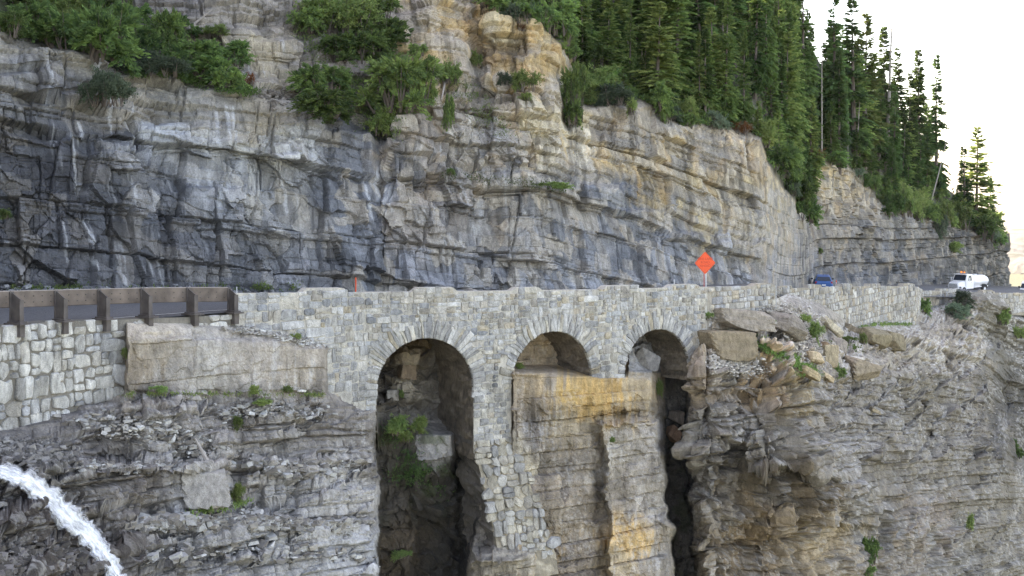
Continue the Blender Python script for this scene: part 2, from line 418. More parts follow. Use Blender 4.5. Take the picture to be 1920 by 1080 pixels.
# upper cliff and the wooded slope over it: absolute depth
UP = {
 -700: [(-260,90),(0,80),(60,64),(640,58)],
 -160: [(-260,92),(-60,86),(60,76),(66,69.5),(620,64)],
 0: [(-260,94),(-100,90),(50,77),(62,71.5),(140,70.2),(146,69.4),(600,67)],
 150: [(-260,96),(-60,92),(60,84),(92,78),(104,73.4),(185,72.2),(190,71.4),(240,71),(246,70.2),(600,69)],
 240: [(-260,98),(-40,92),(0,86),(128,80),(140,75.8),(196,74.2),(204,73.2),(270,72.4),(276,71.8),(600,71)],
 300: [(-260,99),(-30,92),(0,86),(70,85),(120,81),(134,77),(228,75),(236,73.8),(300,73.2),(600,72)],
 450: [(-260,100),(-30,93),(-20,88),(48,85.5),(60,83.6),(130,83),(158,81),(172,78.0),(255,76.6),(262,75.8),(345,76.2),(352,75.2),(600,74.5)],
 540: [(-260,102),(-30,94),(-10,89),(80,86),(92,84),(130,84),(150,82.5),(180,82),(192,79.2),(270,77.8),(276,77.0),(370,77.4),(600,76)],
 600: [(-260,103),(-30,95),(0,90),(80,87),(125,85),(132,84),(205,83),(215,80.2),(235,79.4),(420,78.2),(600,77.4)],
 690: [(-260,104),(-20,95),(0,91),(110,88),(128,86),(238,84.4),(246,81.8),(400,80.2),(600,78.8)],
 712: [(-260,104),(-20,95),(0,91),(100,89),(240,87),(270,84),(300,82.8),(420,81),(600,79.2)],
 740: [(-260,104),(-20,95),(60,89),(180,87),(216,84.4),(224,82.4),(330,81.6),(430,80.6),(600,79.6)],
 810: [(-260,105),(-10,92),(20,89.4),(60,88.6),(66,87.6),(150,86.6),(164,85.2),(300,83.6),(312,82.6),(600,80.6)],
 860: [(-260,106),(-10,93),(70,89.4),(84,88.2),(170,87.4),(182,85.6),(310,84.4),(322,83.4),(600,81.6)],
 905: [(-260,106),(-10,95),(50,92),(110,92),(150,90),(180,88.4),(196,86.6),(290,85.4),(330,84.6),(600,82.4)],
 925: [(-260,106),(-10,94),(50,90.6),(130,89.6),(142,88.2),(186,87.6),(196,86.6),(330,84.8),(600,82.8)],
 1000: [(-260,125),(0,98),(26,94),(48,91.6),(104,90.4),(112,89),(175,88.4),(190,87.6),(290,86.4),(326,86),(334,85),(600,84)],
 1046: [(-260,130),(0,104),(70,96),(84,91.6),(170,90.4),(228,89.2),(236,88.2),(334,87),(342,86),(600,85.2)],
 1062: [(-260,134),(0,108),(96,97),(110,95.4),(230,93),(250,91),(340,88),(346,87),(600,85.8)],
 1090: [(-260,138),(0,112),(130,100),(192,95),(204,92.4),(338,90),(346,88.4),(600,86.8)],
 1140: [(-260,145),(0,118),(150,101),(178,97),(194,94),(250,93),(344,91.2),(352,89.4),(600,88.2)],
 1200: [(-260,150),(0,125),(150,104),(186,98),(200,95),(262,94),(390,92.6),(398,91),(600,90)],
 1300: [(-260,165),(0,138),(190,108),(226,102),(238,99.4),(300,98.4),(430,97),(438,95.2),(600,94)],
 1425: [(-260,180),(0,150),(230,114),(256,108),(266,105),(330,104.2),(446,103),(454,101.6),(600,100)],
 1440: [(-260,184),(0,156),(240,124),(300,116),(314,107),(450,104.4),(600,102.6)],
 1480: [(-260,190),(0,165),(270,134),(350,128),(364,119),(600,116.5)],
 1512: [(-260,200),(60,170),(270,144),(400,140),(414,131),(600,128)],
 1524: [(-260,200),(100,172),(270,150),(290,146),(304,142.4),(410,140.4),(418,139),(600,137)],
 1543: [(-260,205),(130,175),(282,152),(292,148),(300,144.6),(350,143.6),(358,142.8),(600,141.4)],
 1600: [(-260,215),(200,185),(300,163),(318,158.4),(376,157.4),(384,156.4),(600,155)],
 1660: [(-260,225),(260,200),(372,175),(388,170),(400,169),(600,166)],
 1700: [(-260,230),(300,205),(388,184),(400,180),(412,178),(600,175)],
 1780: [(-260,240),(340,222),(404,202),(416,198.6),(600,195)],
 1850: [(-260,245),(390,236),(432,220),(446,217),(600,213)],
 1880: [(-260,250),(430,240),(448,230),(458,228),(600,225)],
 1892: [(-260,254),(430,246),(448,236),(458,233),(600,228)],
}
E_PX = [-160,0,150,236,252,400,540,600,690,740,810,900,1000,1046,1075,1095,1200,1290,1360,1425,1440,1480,1520,1530,1590,1660,1780,1850,1880,1900]
E_PY = [30,60,100,128,-40,-40,-40,-40,-40,-40,-40,-20,30,78,112,196,192,233,243,262,308,360,412,304,314,386,416,444,456,470]
TOP_PX = [-700, 1300, 1400, 1480, 1540, 1600, 1700, 1800, 1850, 1892]
TOP_PY = [-260, -260, -120, 40, 150, 215, 310, 386, 424, 452]

# colour samples spread over the rock (x, y, colour), darker in gullies and under overhangs
UPC = """30,90 928d83;150,130 8f8a7e;60,180 7d7d7c;20,250 56575b;100,210 5f6269;200,250 51545a;100,300 505258;40,350 525356;150,420 5c5d61;50,480 57585b;250,480 5f6063;100,530 5b5c60;300,530 66676a
255,180 9b958a;340,180 8a877f;420,215 95918a;500,230 99907f;300,255 a5a9ac;420,270 a7a8a6;500,290 adaca6;560,290 b0b2b4;450,340 8f9499;300,330 74787f;360,330 a0a5ab;450,390 8c9299;400,400 80868e;540,380 9a968e;530,460 9a9b9b;450,500 74767a;350,450 68696c;200,350 4f5156;250,400 55575b;80,250 4c4d52
620,260 66676a;660,310 6b6f76;690,370 737982;640,450 7b8188;600,520 898b90;690,520 777d85;620,370 6d7177
780,260 958b80;800,350 9a9086;790,420 9b948c;860,300 a09a90;900,240 a09b94;940,290 9a948c;760,520 81858c;850,480 8e9093;920,500 a5a39f;1000,440 a1a1a1;900,400 a19d97;1050,500 9c9ea1;740,380 7f7d7c;840,520 858890
1020,250 c8b896;1060,290 d2c7b2;1140,270 c2ab80;1180,290 bfa676;1240,330 c0a87c;1300,340 b8a888;1110,390 73787e;1150,370 696f76;1130,450 81858a;1230,430 8c8e91;1165,420 8f8f8c;1085,370 b3ab9e;1250,480 8c9095;1340,400 b5a687;1390,360 bfae8b;1400,420 b0a48e;1380,300 b3a38a;1420,290 bca888;1300,280 a79d8c;1200,230 a8a094;1320,500 8d9298;1400,500 98989a;1180,440 85888c;1080,420 a3a2a0
1450,400 9c978e;1480,450 98938b;1500,500 9d9891;1540,330 cdb992;1600,350 bea986;1530,370 c4b498;1620,380 ab9a80;1600,430 8d8a86;1700,450 94918b;1650,480 86888b;1560,450 a0978b;1700,510 7b7e83;1750,500 75726d;1800,450 75726b;1850,500 6a6861;1560,510 80838a;1640,420 9a938a
450,70 948d83;350,30 7f7a76;480,110 b3a78f;500,130 a99d87;600,60 87817a;520,60 8f877d;560,170 8c857c;650,160 8a8078;800,70 c0a679;850,30 c2a77a;810,110 b59a6c;860,100 a08f79;940,110 c0a473;1000,130 c4a876;1040,120 c0a880;980,60 b8a888;900,150 8f8578;760,30 9a9084;900,20 a08a68;870,200 a09789;1000,180 a79d8e;1150,220 a79d90"""
LOC = """260,680 958878;320,690 a09a93;400,690 a8a39c;480,680 a39b92;560,690 a49a8e;290,650 a2988a;300,760 716a65;450,770 7a746e;600,760 7f7871;150,830 787370;300,800 8b8783;420,820 928d88;520,830 948f89;600,860 938e88;650,800 86807b;80,870 66635f;250,920 7b746d;200,960 716b64;380,920 a29e99;350,980 999795;500,990 a4a29f;600,980 b0adaa;660,940 a8a4a0;660,1050 a9a8a8;450,1050 8d8a87;300,1050 7a7672;690,850 837d77;550,930 a09d99;450,900 8c8680
60,950 463f3a;100,1020 504943;30,1050 4b4642;160,1050 544d48;30,900 4a4440;150,980 554e49;200,1060 57514c;40,830 77726e
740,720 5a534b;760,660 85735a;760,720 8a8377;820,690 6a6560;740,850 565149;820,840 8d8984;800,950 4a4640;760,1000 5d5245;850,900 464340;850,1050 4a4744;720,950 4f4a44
940,840 a09788;970,900 b8ac95;985,960 bfae8d;960,1040 a39a8c;910,920 67625d;930,1000 8f887f;900,870 5d5955
1000,740 a48f72;1060,740 bd9b5e;1040,720 8e8172;1130,740 c09b60;1190,740 b09d80;1000,800 7a726b;1080,800 918470;1050,870 7d746a;1060,930 8a7e70;1010,930 766d67;1040,980 827769;1020,1020 997c50;1080,1050 7a7066;1160,840 91897e;1220,820 979089;1220,950 989189;1170,930 8a8176;1190,1020 bd9a62;1160,1060 a8967a;1230,1040 8f8880;980,760 9c8f80
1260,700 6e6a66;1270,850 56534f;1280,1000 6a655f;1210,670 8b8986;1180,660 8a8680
1330,720 a08f7c;1390,725 bdb3a8;1440,710 a98f6e;1500,740 b39f7c;1350,630 8f8170;1370,600 978e7e;1400,670 8f8a82;1320,800 8c857b;1400,800 958d82;1480,820 a39c92;1350,900 857d72;1350,980 8a7f70;1420,1000 a08a6c;1560,1000 baa688;1510,990 a8957a;1500,920 7a6a54;1450,910 6a6052;1600,920 8a8378;1560,860 a29a90;1600,800 999289;1650,740 928a7f;1550,760 958c82;1500,600 8a837a;1450,620 857e76;1600,650 8d857a;1680,650 8f8577;1750,620 8c8377;1750,720 908777;1800,660 857b6d;1650,900 8f877c;1700,1010 998a78;1740,1000 998c80;1660,1000 88837d;1800,800 8d857a;1850,950 8f877a;1800,1050 8b8478;1750,850 928a7e;1300,880 7f776d
1870,600 6d685e;1900,700 67635d;1890,640 6a665f;1910,800 5f5a54"""
def parse(sx):
    P, C = [], []
    for tok in sx.replace("\n", ";").split(";"):
        a, h = tok.split(); x, y = a.split(",")
        P.append((float(x), float(y))); C.append(hexc(h))
    return P, np.array(C)
ALB = 0.92        # sampled colours -> base colour
def calm_blue(K):
    K = K.copy(); g = K.mean(1, keepdims=True)
    m = np.clip((K[:, 2:] - K[:, :1]) * 12, 0, 1) * 0.7
    m = np.maximum(m, np.clip((K[:, :1] - K[:, 2:]) * 5, 0, 1) * .10)
    return K * (1 - m) + g * m
UPP, UPK = parse(UPC); UPK = calm_blue(UPK); _ln = LOC.split("\n")
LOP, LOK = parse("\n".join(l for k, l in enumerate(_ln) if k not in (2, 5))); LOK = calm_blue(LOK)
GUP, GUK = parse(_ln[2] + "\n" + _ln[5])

def surf_normals(V):
    """normals of a grid of points, smoothed"""
    def blur(A, n):
        for ax in (0, 1):
            for _ in range(n):
                B = A.copy()
                sl = [slice(None)] * 3; s2 = [slice(None)] * 3; s3 = [slice(None)] * 3
                sl[ax] = slice(1, -1); s2[ax] = slice(0, -2); s3[ax] = slice(2, None)
                B[tuple(sl)] = (A[tuple(sl)] * 2 + A[tuple(s2)] + A[tuple(s3)]) / 4
                A = B
        return A
    S = blur(V, 10)
    gx = np.gradient(S, axis=1); gy = np.gradient(S, axis=0)
    n = np.cross(gx, gy)
    n /= np.linalg.norm(n, axis=2, keepdims=True) + 1e-9
    f = np.sign((n * V).sum(2, keepdims=True))
    return n * -f

def up_depth(px, py):
    return table(UP, px, py)
def low_depth(px, py):
    return Wd(px) + table(LOW, px, py)
def up_pt(px, py):
    return at(px, py, float(up_depth(np.array([px]), np.array([py]))[0]))
def low_pt(px, py, lift=0.0):
    Y = float(low_depth(np.array([px]), np.array([py]))[0])
    return at(px, py, Y - lift)

def arc(pxs, depth_row):
    X = (pxs - HX) * depth_row / F
    d = np.hypot(np.diff(X), np.diff(depth_row)).clip(0, 0.6)
    return np.concatenate([[0], np.cumsum(d)])

# ------------------------------------------------------------------ upper cliff
def build_upper():
    xs = np.concatenate([np.arange(-700, -40, 12.0), np.arange(-40, 1893, 2.0)])
    nr = 330
    t = np.linspace(0, 1, nr)[:, None]
    top = np.interp(xs, TOP_PX, TOP_PY)[None]
    bot = 602.0
    # more rows where the frame looks
    PY = bot + (np.maximum(top, -30) - bot) * np.minimum(t / 0.94, 1) + (top - np.maximum(top, -30)) * np.clip((t - 0.94) / 0.06, 0, 1)
    PX = np.repeat(xs[None], nr, 0)
    for k, frac in enumerate(np.linspace(0, 1, 1)):
        pass
    wx = 9 * fbm(PX / 60, PY / 45, 11, 3)
    wy = 9 * fbm(PX / 70, PY / 60, 13, 3)
    right = sm(1460, 1560, PX)
    wx *= 1 - 0.7 * right; wy *= 1 - 0.7 * right
    st_ = sm(1425, 1445, PX); wx *= 1 - 0.6 * st_
    Y = up_depth(PX + wx, PY + wy)
    V = np.stack([(PX - HX) * Y / F, Y, (HY - PY) * Y / F], -1)
    n = surf_normals(V)
    srow = arc(xs, up_depth(xs, np.full(xs.shape, 480.0)))
    s = np.repeat(srow[None], nr, 0); z = V[..., 2]
    edge = np.interp(PX, E_PX, E_PY)
    rock = sm(-6, 8, PY + wy - edge)                        # 0 on the wooded ground
    # how bedded / how broken
    mass = np.clip(sm(200, 330, PY) * sm(1080, 900, PX) + 0.25, 0, 1)
    mass = np.maximum(mass, .85 * right)
    dcol = np.interp(xs, [-700, 300, 600, 950, 1120, 1430, 1500, 1900], [.10, .13, .10, .10, .21, .19, .03, .0])
    zq = 0.92 * z + 0.3 * (V[..., 1] - up_depth(xs, np.full(xs.shape, 598.0))[None])   # keeps the grain going over ledge tops
    zb = zq + np.repeat(np.concatenate([[0], np.cumsum(dcol[1:] * np.diff(srow))])[None], nr, 0)
    d0, r0, q0 = blocks(s, zb, 808, 1.7, 40.0, 0.0, 0.95, 0.05, 0.30, wob=0.05)
    d1, r1, q1 = blocks(s, zb, 101, 1.8, 3.0, 0.0, 1.05, 0.055, 0.42, wob=0.025)
    d2, r2, q2 = blocks(s, zb, 202, 0.75, 1.4, 0.0, 0.48, 0.04, 0.2, wob=0.025)
    d3, r3, q3 = blocks(s, zb, 303, 0.28, 0.7, 0.0, 0.12, 0.025, 0.05, wob=0.03)
    v1, rv, qv = blocks(s, zb, 909, 2.5, 1.9, 0.0, 1.0, 0.05, 0.4, lean=.25, wob=0.025)
    f1, a1 = facets(s / 2.9 + 0.12 * z, zb / 2.3, 404, 1.35, 0.02, 0.12)
    f2, a2 = facets(s / 1.0 + 0.2 * z, zb / 0.95, 505, 0.55, 0.04, 0.07)
    f3, a3 = facets(s / 0.38, zb / 0.42, 606, 0.13, 0.08, 0.02)
    bed = np.clip(1.2 - mass * .8, 0.45, 1)
    plain_ = sm(0.42, 0.60, vn(s / 3.6, zb / 2.8, 78))         # large plain faces between broken stretches
    fine = 1 - 0.75 * plain_
    plan = 1 - .4 * sm(1040, 1110, PX)
    d = plan * bed * (d0 * (1 - .85 * right) * (.75 - .45 * sm(600, 720, PX) * sm(1120, 1000, PX)) + d1 * .8 + d2 * (.25 + .55 * fine)) + mass * (v1 * .85 + f1 * 0.45 + f2 * .75 * fine) + ((0.3 + 0.4 * bed) * d3 + (0.25 + 0.5 * mass) * f3) * fine + 0.04 * fbm(s / 0.5, z / 0.5, 31, 3)
    smooth = sm(0.52, 0.68, vn(s / 5.0, z / 4.0, 77))        # some faces are plain
    d = d * (1 - 0.15 * smooth)
    d = d * rock + (1 - rock) * 0.5 * fbm(s / 2, z / 2, 32, 4)
    facing = -(n * V).sum(2) / np.linalg.norm(V, axis=2)
    d = d * sm(600, 575, PY) * np.clip((facing - .04) * (1.9 + .9 * right), 0.2, 1)
    V = V + n * (d * (1 + 0.9 * right))[..., None]
    # colour
    tanr = sm(700, 1050, PX)
    stk = fbm((s + .12 * z) / .28, z / 3.0, 48, 3) * sm(600, 800, PX)
    jk = 1 - .65 * right
    jx = 40 * stk * jk + jk * ((q1 - 0.5) * (50 + 60 * tanr) + (a1 - 0.5) * 46 + (r2 - 0.5) * (30 + 40 * tanr) + (a2 - .5) * 30); jy = jk * ((r1 - 0.5) * (40 + 20 * tanr) + (a2 - 0.5) * 30 + (q2 - 0.5) * 26 + (q0 - .5) * 20)
    C = ctrl(PX + jx, PY + jy, UPP, UPK)
    v = 0.70 + 0.24 * r1 + 0.20 * r2 + 0.10 * r3 + (0.1 + mass * 0.22) * (a1 + a2 - 1)
    C = C * v[..., None]
    # random faces pale tan or blue-grey: rock tone plus painted lit and shaded sides
    mid = sm(520, 700, PX)
    tan_lit = np.maximum(sm(.76, .80, a2), sm(.82, .86, q2) * .8) * (.2 + .5 * mid)
    C = C * (1 - tan_lit[..., None]) + np.array([0.42, 0.375, 0.31]) * tan_lit[..., None]
    blue_shade = np.maximum(sm(.24, .20, a2), sm(.14, .10, q2)) * sm(180, 330, PY) * .45
    C = C * (1 - blue_shade[..., None]) + np.array([0.13, 0.14, 0.155]) * blue_shade[..., None]
    lean = s + 0.12 * z
    st = fbm(lean / 0.32, z / 3.2, 41, 3)
    reg = sm(0.42, 0.62, vn(s / 4, z / 5, 42))
    wht = sm(0.2, 0.5, st) * reg * (0.4 + 0.6 * sm(1100, 700, PX)) * sm(.35, .6, vn(s / 1.3, z / 1.0, 47))
    C = C * (1 - 0.5 * wht[..., None]) + np.array([0.62, 0.64, 0.66]) * 0.5 * wht[..., None]
    drk = sm(0.12, 0.4, fbm(lean / 0.55, z / 4.5, 43, 3)) * sm(0.4, 0.6, vn(s / 5, z / 6, 44))
    C = C * (1 - 0.42 * drk[..., None])
    rust = sm(0.2, 0.5, fbm(lean / 0.9, z / 2.2, 45, 3)) * sm(700, 900, PX) * 0.4
    C = C * (1 - rust[..., None] + rust[..., None] * np.array([1.15, 0.92, 0.66]))
    C = C * (1 - .2 * right * sm(380, 430, PY))[..., None]
    # soil and litter on the wooded ground
    soil = np.array([0.075, 0.07, 0.045]) * (0.7 + 0.6 * vn(s / 0.6, z / 0.6, 46))[..., None]
    C = C * rock[..., None] * ALB + soil * (1 - rock[..., None])
    # close the back: the end of the hill runs away from the road
    k = 8
    back = V[:, -1:, :] + np.stack([np.linspace(3, 34, k), np.linspace(8, 120, k), np.linspace(0, -6, k)], -1)[None]
    V = np.concatenate([V, back], 1); C = np.concatenate([C, np.repeat(C[:, -1:], k, 1)], 1)
    tb = V[-1:, :, :] + np.stack([np.linspace(2, 30, 6), np.linspace(6, 90, 6), np.linspace(1, -12, 6)], -1)[:, None, :]
    V = np.concatenate([V, tb], 0); C = np.concatenate([C, np.repeat(C[-1:], 6, 0)], 0)
    o = mesh_np("cliff", V, grid_quads(V.shape[0], V.shape[1]), M_ROCK, C)
    struct(o)
    return o

def terrace(V, s, z, w):
    """cut a sloping rock face into steps: upright faces with narrow ledges between, broken along the joints"""
    Y = V[..., 1]
    dY = np.gradient(Y, axis=0); dz = np.gradient(z, axis=0)
    k = np.clip(dY / np.minimum(dz, -1e-3), 0, 6)   # how fast it leans back going up
    for _ in range(14):
        k[1:-1] = (k[:-2] + 2 * k[1:-1] + k[2:]) / 4
        k[:, 1:-1] = (k[:, :-2] + 2 * k[:, 1:-1] + k[:, 2:]) / 4
    k = np.clip(k, 0, 2.2)
    out = Y.copy()
    for th, wd, seed, wt in ((1.5, 4.5, 151, .9), (0.42, 1.6, 161, .75)):
        p, tt, kw = cells1(s / wd + 0.15 * fbm(s / 2, z / 2, seed + 3, 2), 0, seed)
        zz = z + th * 0.8 * (hsh(p, 0, seed + 1) - .5) + 0.12 * th * fbm(s / 0.8, z / 0.8, seed + 5, 3)
        i, t, lw = cells1(zz / th, 0, seed + 2)
        on = sm(0.3, 0.5, vn(s / 3.5, z / 2.5, seed + 6))
        d = k * wt * (t - .5) * lw * th
        out += -d * w * on * (0.5 if th > 1 else 0.7)
    r = V.copy()
    # move the points along the ground towards or away from the gorge
    r[..., 0] = V[..., 0] * out / Y; r[..., 1] = out
    return r

# ------------------------------------------------------------------ lower cliff
LT_PX = [-700,-160, 0, 235, 440, 700, 1000, 1292, 1440, 1480, 1530, 1600, 1715, 1735, 1775, 1800, 1830, 1862, 1884, 1896, 1920, 2300]
LT_PY = [650, 640, 632, 600, 604, 592, 588, 585, 568, 549, 564, 606, 606, 572, 566, 554, 547, 550, 560, 586, 588, 590]
def build_lower():
    xs = np.concatenate([np.arange(-420, -40, 10.0), np.arange(-40, 1980, 2.0), np.arange(1980, 2200, 10.0)])
    nr = 292
    t = np.linspace(0, 1, nr)[:, None]
    top = np.interp(xs, LT_PX, LT_PY)[None]
    PY = top + (1105 - top) * np.minimum(t / 0.96, 1) + 500 * np.clip((t - 0.96) / 0.04, 0, 1) ** 2
    PX = np.repeat(xs[None], nr, 0)
    amp = sm(0, 25, PY - top)
    nearw = np.where(PX < 1450, sm(8, 60, np.abs(PY - np.interp(PX, [0, 60, 150, 235, 236, 440, 540, 610, 612, 620, 706, 707, 888, 890, 964, 966, 1280, 1293, 1312, 1335, 1400, 1440], [806, 795, 764, 742, 607, 614, 628, 650, 742, 742, 770, 812, 814, 828, 828, 700, 708, 674, 654, 600, 602, 588]))), 1)
    wx = (7 * fbm(PX / 60, PY / 60, 111, 3)) * amp * (0.35 + 0.65 * nearw)
    wy = (8 * fbm(PX / 100, PY / 60, 113, 3)) * amp * (0.3 + 0.7 * nearw)
    wx += 17 * fbm(PY / 58, PX / 400, 117, 3) * sm(730, 790, PY) * sm(1090, 1130, PX) * sm(1350, 1310, PX) + 12 * fbm(PY / 50, PX / 400, 118, 3) * sm(775, 830, PY) * sm(640, 690, PX) * sm(770, 730, PX)
    calm = 1 - 0.88 * sm(1400, 1560, PX); wx *= calm; wy *= calm
    Y = low_depth(PX + wx, PY + wy)
    V = np.stack([(PX - HX) * Y / F, Y, (HY - PY) * Y / F], -1)
    srow = arc(xs, Wd(xs))
    s = np.repeat(srow[None], nr, 0); z = V[..., 2]
    V = terrace(V, s, z, amp * (0.1 + 0.9 * nearw))
    n = surf_normals(V)
    Y = V[..., 1]
    vv = z * 0.86 + 0.25 * (Y - Wd(PX))                       # ledge tops get detail too
    # regions
    block = sm(232, 240, PX) * sm(624, 614, PX) * sm(628, 640, PY) * sm(738, 730, PY)
    gully = sm(702, 716, PX) * sm(900, 880, PX)
    center = sm(966, 974, PX) * sm(1260, 1245, PX)
    rightb = sm(1285, 1300, PX)
    left = sm(715, 690, PX)
    thin = left * sm(735, 760, PY) * (1 - sm(0.45, 0.6, vn(s / 5, vv / 1.2, 120)) * 0.6)
    dip = 0.02 * left - 0.0 + rightb * 0.07 + center * 0.02
    d1, r1, q1 = blocks(s, vv, 131, 1.5, 2.6, dip, 0.7, 0.06, 0.22, wob=0.05)
    d2, r2, q2 = blocks(s, vv, 232, 0.55, 1.2, dip, 0.36, 0.04, 0.13, wob=0.05)
    d3, r3, q3 = blocks(s, vv, 333, 0.2, 0.55, dip, 0.13, 0.025, 0.05, wob=0.06)
    f1, a1 = facets(s / 2.2, vv / 1.8, 434, 0.7, 0.06, 0.2)
    f2, a2 = facets(s / 0.8, vv / 0.7, 535, 0.34, 0.08, 0.08)
    f3, a3 = facets(s / 0.32, vv / 0.28, 636, 0.13, 0.1, 0.03)
    dl = d1 * 0.7 + d2 * 1.15 + d3 * 0.95 + f2 * 0.25 + f3 * 0.2
    db = d1 * 0.22 + d3 * 0.18 + f2 * 0.22 + f3 * 0.2
    dg = f1 + f2 + f3 + d1 * 0.5
    dc = d1 * 0.3 + d2 * 0.12 + d3 * 0.28 + f2 * 0.4 + f3 * 0.3
    dr = d1 * 1.15 + d2 * 1.5 + d3 * 1.1 + f1 * 0.7 + f2 * 0.6 + f3 * 0.3
    wl = left * (1 - block); wb = left * block
    d0, r0, q0 = blocks(s, vv, 731, 2.6, 4.2, 0.09, 1.5, 0.10, 0.4, wob=0.05)
    g0, _ = facets(s / 4.0 + .1 * vv, vv / 3.2, 732, 1.5, 0.03, 0.3)
    dL, _, _ = blocks(s, vv, 733, 1.7, 60.0, 0.075, 0.9, 0.05, 0.5, wob=0.06)
    dM, _, _ = blocks(s, vv, 735, 0.8, 50.0, 0.02, 0.26, 0.03, 0.14, wob=0.05)
    dr = dr + 1.05 * d0 + 0.7 * g0 + .8 * dL; dl = dl + 0.35 * d0 + .45 * dL; dc = dc + dM
    rest = np.clip(1 - left - gully - center - rightb, 0, 1)
    d = wl * dl + wb * db + gully * dg + center * dc + rightb * dr + rest * (d2 * .6 + f2 * .6 + d3)
    d += 0.07 * fbm(s / 0.4, vv / 0.35, 131, 3)
    facing = -(n * V).sum(2) / np.linalg.norm(V, axis=2)
    # hollows under the overhangs of the right-hand rock
    for x0, x1, y0, y1, dep in ((1318, 1424, 868, 1100, .7), (1424, 1500, 884, 905, .5), (1600, 1720, 862, 905, 1.0), (1470, 1560, 770, 800, .8), (1560, 1690, 742, 764, .7), (1300, 1440, 742, 760, .6), (1655, 1668, 960, 1090, 1.2), (1506, 1516, 905, 970, .9), (1640, 1720, 930, 960, .6), (1340, 1410, 800, 812, .5)):
        hx = PX + 10 * fbm(PX / 25, PY / 22, 170, 2) + 8 * (r2 - .5); hy = PY + 7 * fbm(PX / 30, PY / 25, 171, 2) + 10 * (r1 - .5) - (PX - x0) * .06
        d = d - dep * sm(x0 - 3, x0 + 3, hx) * sm(x1 + 4, x1 - 4, hx) * sm(y0 - 1.5, y0 + 1.5, hy) * sm(y1 + 14, y1 - 14, hy)
    d *= amp * (0.25 + 0.75 * nearw) * np.clip((facing - .05) * 2.3, 0.15, 1)
    far = sm(1600, 1850, PX)
    V = V + n * (d * (1 + 0.3 * far))[..., None]
    jm = (0.4 + 0.6 * nearw) * (1 + 1.3 * rightb + 0.5 * center * sm(790, 820, PY))
    jx = ((q1 - 0.5) * 20 + (a1 - 0.5) * 20 + (r2 - 0.5) * 18 + (a2 - .5) * 14) * jm; jy = ((r1 - 0.5) * 18 + (a2 - 0.5) * 14 + (q2 - 0.5) * 10) * jm
    stk = fbm(s / .22, vv / 2.6, 149, 3) * np.clip(center * (1 - .5 * sm(780, 800, PY)) + wb * .6 + rightb * .4, 0, 1)
    jx = jx + 60 * stk
    C = ctrl(PX + jx, PY + jy, LOP, LOK, r=16)
    off_ = Y - Wd(PX)
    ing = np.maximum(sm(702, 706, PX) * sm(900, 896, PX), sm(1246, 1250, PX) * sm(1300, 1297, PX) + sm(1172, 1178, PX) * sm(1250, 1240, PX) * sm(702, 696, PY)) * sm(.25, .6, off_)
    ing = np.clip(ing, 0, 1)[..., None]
    C = C * (1 - ing) + ctrl(PX + jx * .7, PY + jy, GUP, GUK, r=14) * ing  # deep recesses blend over to the darker gully samples
    v = 0.80 + 0.18 * r1 + 0.18 * r2 + 0.16 * r3 + 0.10 * (a2 - 0.5)
    C = C * v[..., None]
    # bands of the bedding
    band = fbm(s / 14, vv / 0.22, 140, 3)
    C = C * (1 + 0.22 * band * (thin * 0.8 + rightb * 0.7 + center * 0.6))[..., None]
    # pale crust and lichen flecks
    fl = np.maximum(sm(0.15, 0.4, fbm(s / 0.3, vv / 0.22, 141, 3)), sm(.22, .36, fbm(s / .13, vv / .11, 151, 2))) * sm(0.36, 0.58, vn(s / 2.2, vv / 1.6, 142)) * np.clip(rightb * 0.9 + center * 0.45 + thin * 0.45 + wl * 0.3, 0, 1)
    C = C * (1 - 0.5 * fl[..., None]) + np.array([0.62, 0.60, 0.57]) * 0.5 * fl[..., None]
    # run-off stains
    drk = sm(0.1, 0.42, fbm(s / 0.5, vv / 3.5, 143, 3)) * sm(0.4, 0.6, vn(s / 4, vv / 5, 144)) * np.clip(center * 1.0 + rightb * 0.5 + wb * 0.4, 0, 1)
    C = C * (1 - 0.35 * drk[..., None])
    wh = sm(0.18, 0.4, fbm(s / 0.22, vv / 2.2, 145, 3)) * sm(0.45, 0.62, vn(s / 2.5, vv / 2, 146)) * np.clip(wb * 0.8 + center * 0.5, 0, 1)
    C = C * (1 - 0.4 * wh[..., None]) + np.array([0.62, 0.62, 0.62]) * 0.4 * wh[..., None]
    # moss in the wet gullies
    gr = sm(0.1, 0.35, fbm(s / 0.7, vv / 0.7, 147, 3)) * np.clip(gully * sm(780, 800, PY) * sm(1000, 900, PY) * 0.55 + sm(1255, 1265, PX) * sm(1300, 1285, PX) * sm(800, 840, PY) * 0.35, 0, 1)
    C = C * (1 - gr[..., None]) + np.array([0.05, 0.075, 0.02]) * gr[..., None]
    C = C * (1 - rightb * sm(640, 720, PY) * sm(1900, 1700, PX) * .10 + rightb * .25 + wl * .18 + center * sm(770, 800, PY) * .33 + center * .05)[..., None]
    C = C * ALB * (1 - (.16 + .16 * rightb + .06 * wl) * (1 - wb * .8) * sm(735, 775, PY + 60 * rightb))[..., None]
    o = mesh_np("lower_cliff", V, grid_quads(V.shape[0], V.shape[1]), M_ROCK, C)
    struct(o)
    return o

cliff = build_upper()
lower_cliff = build_lower()
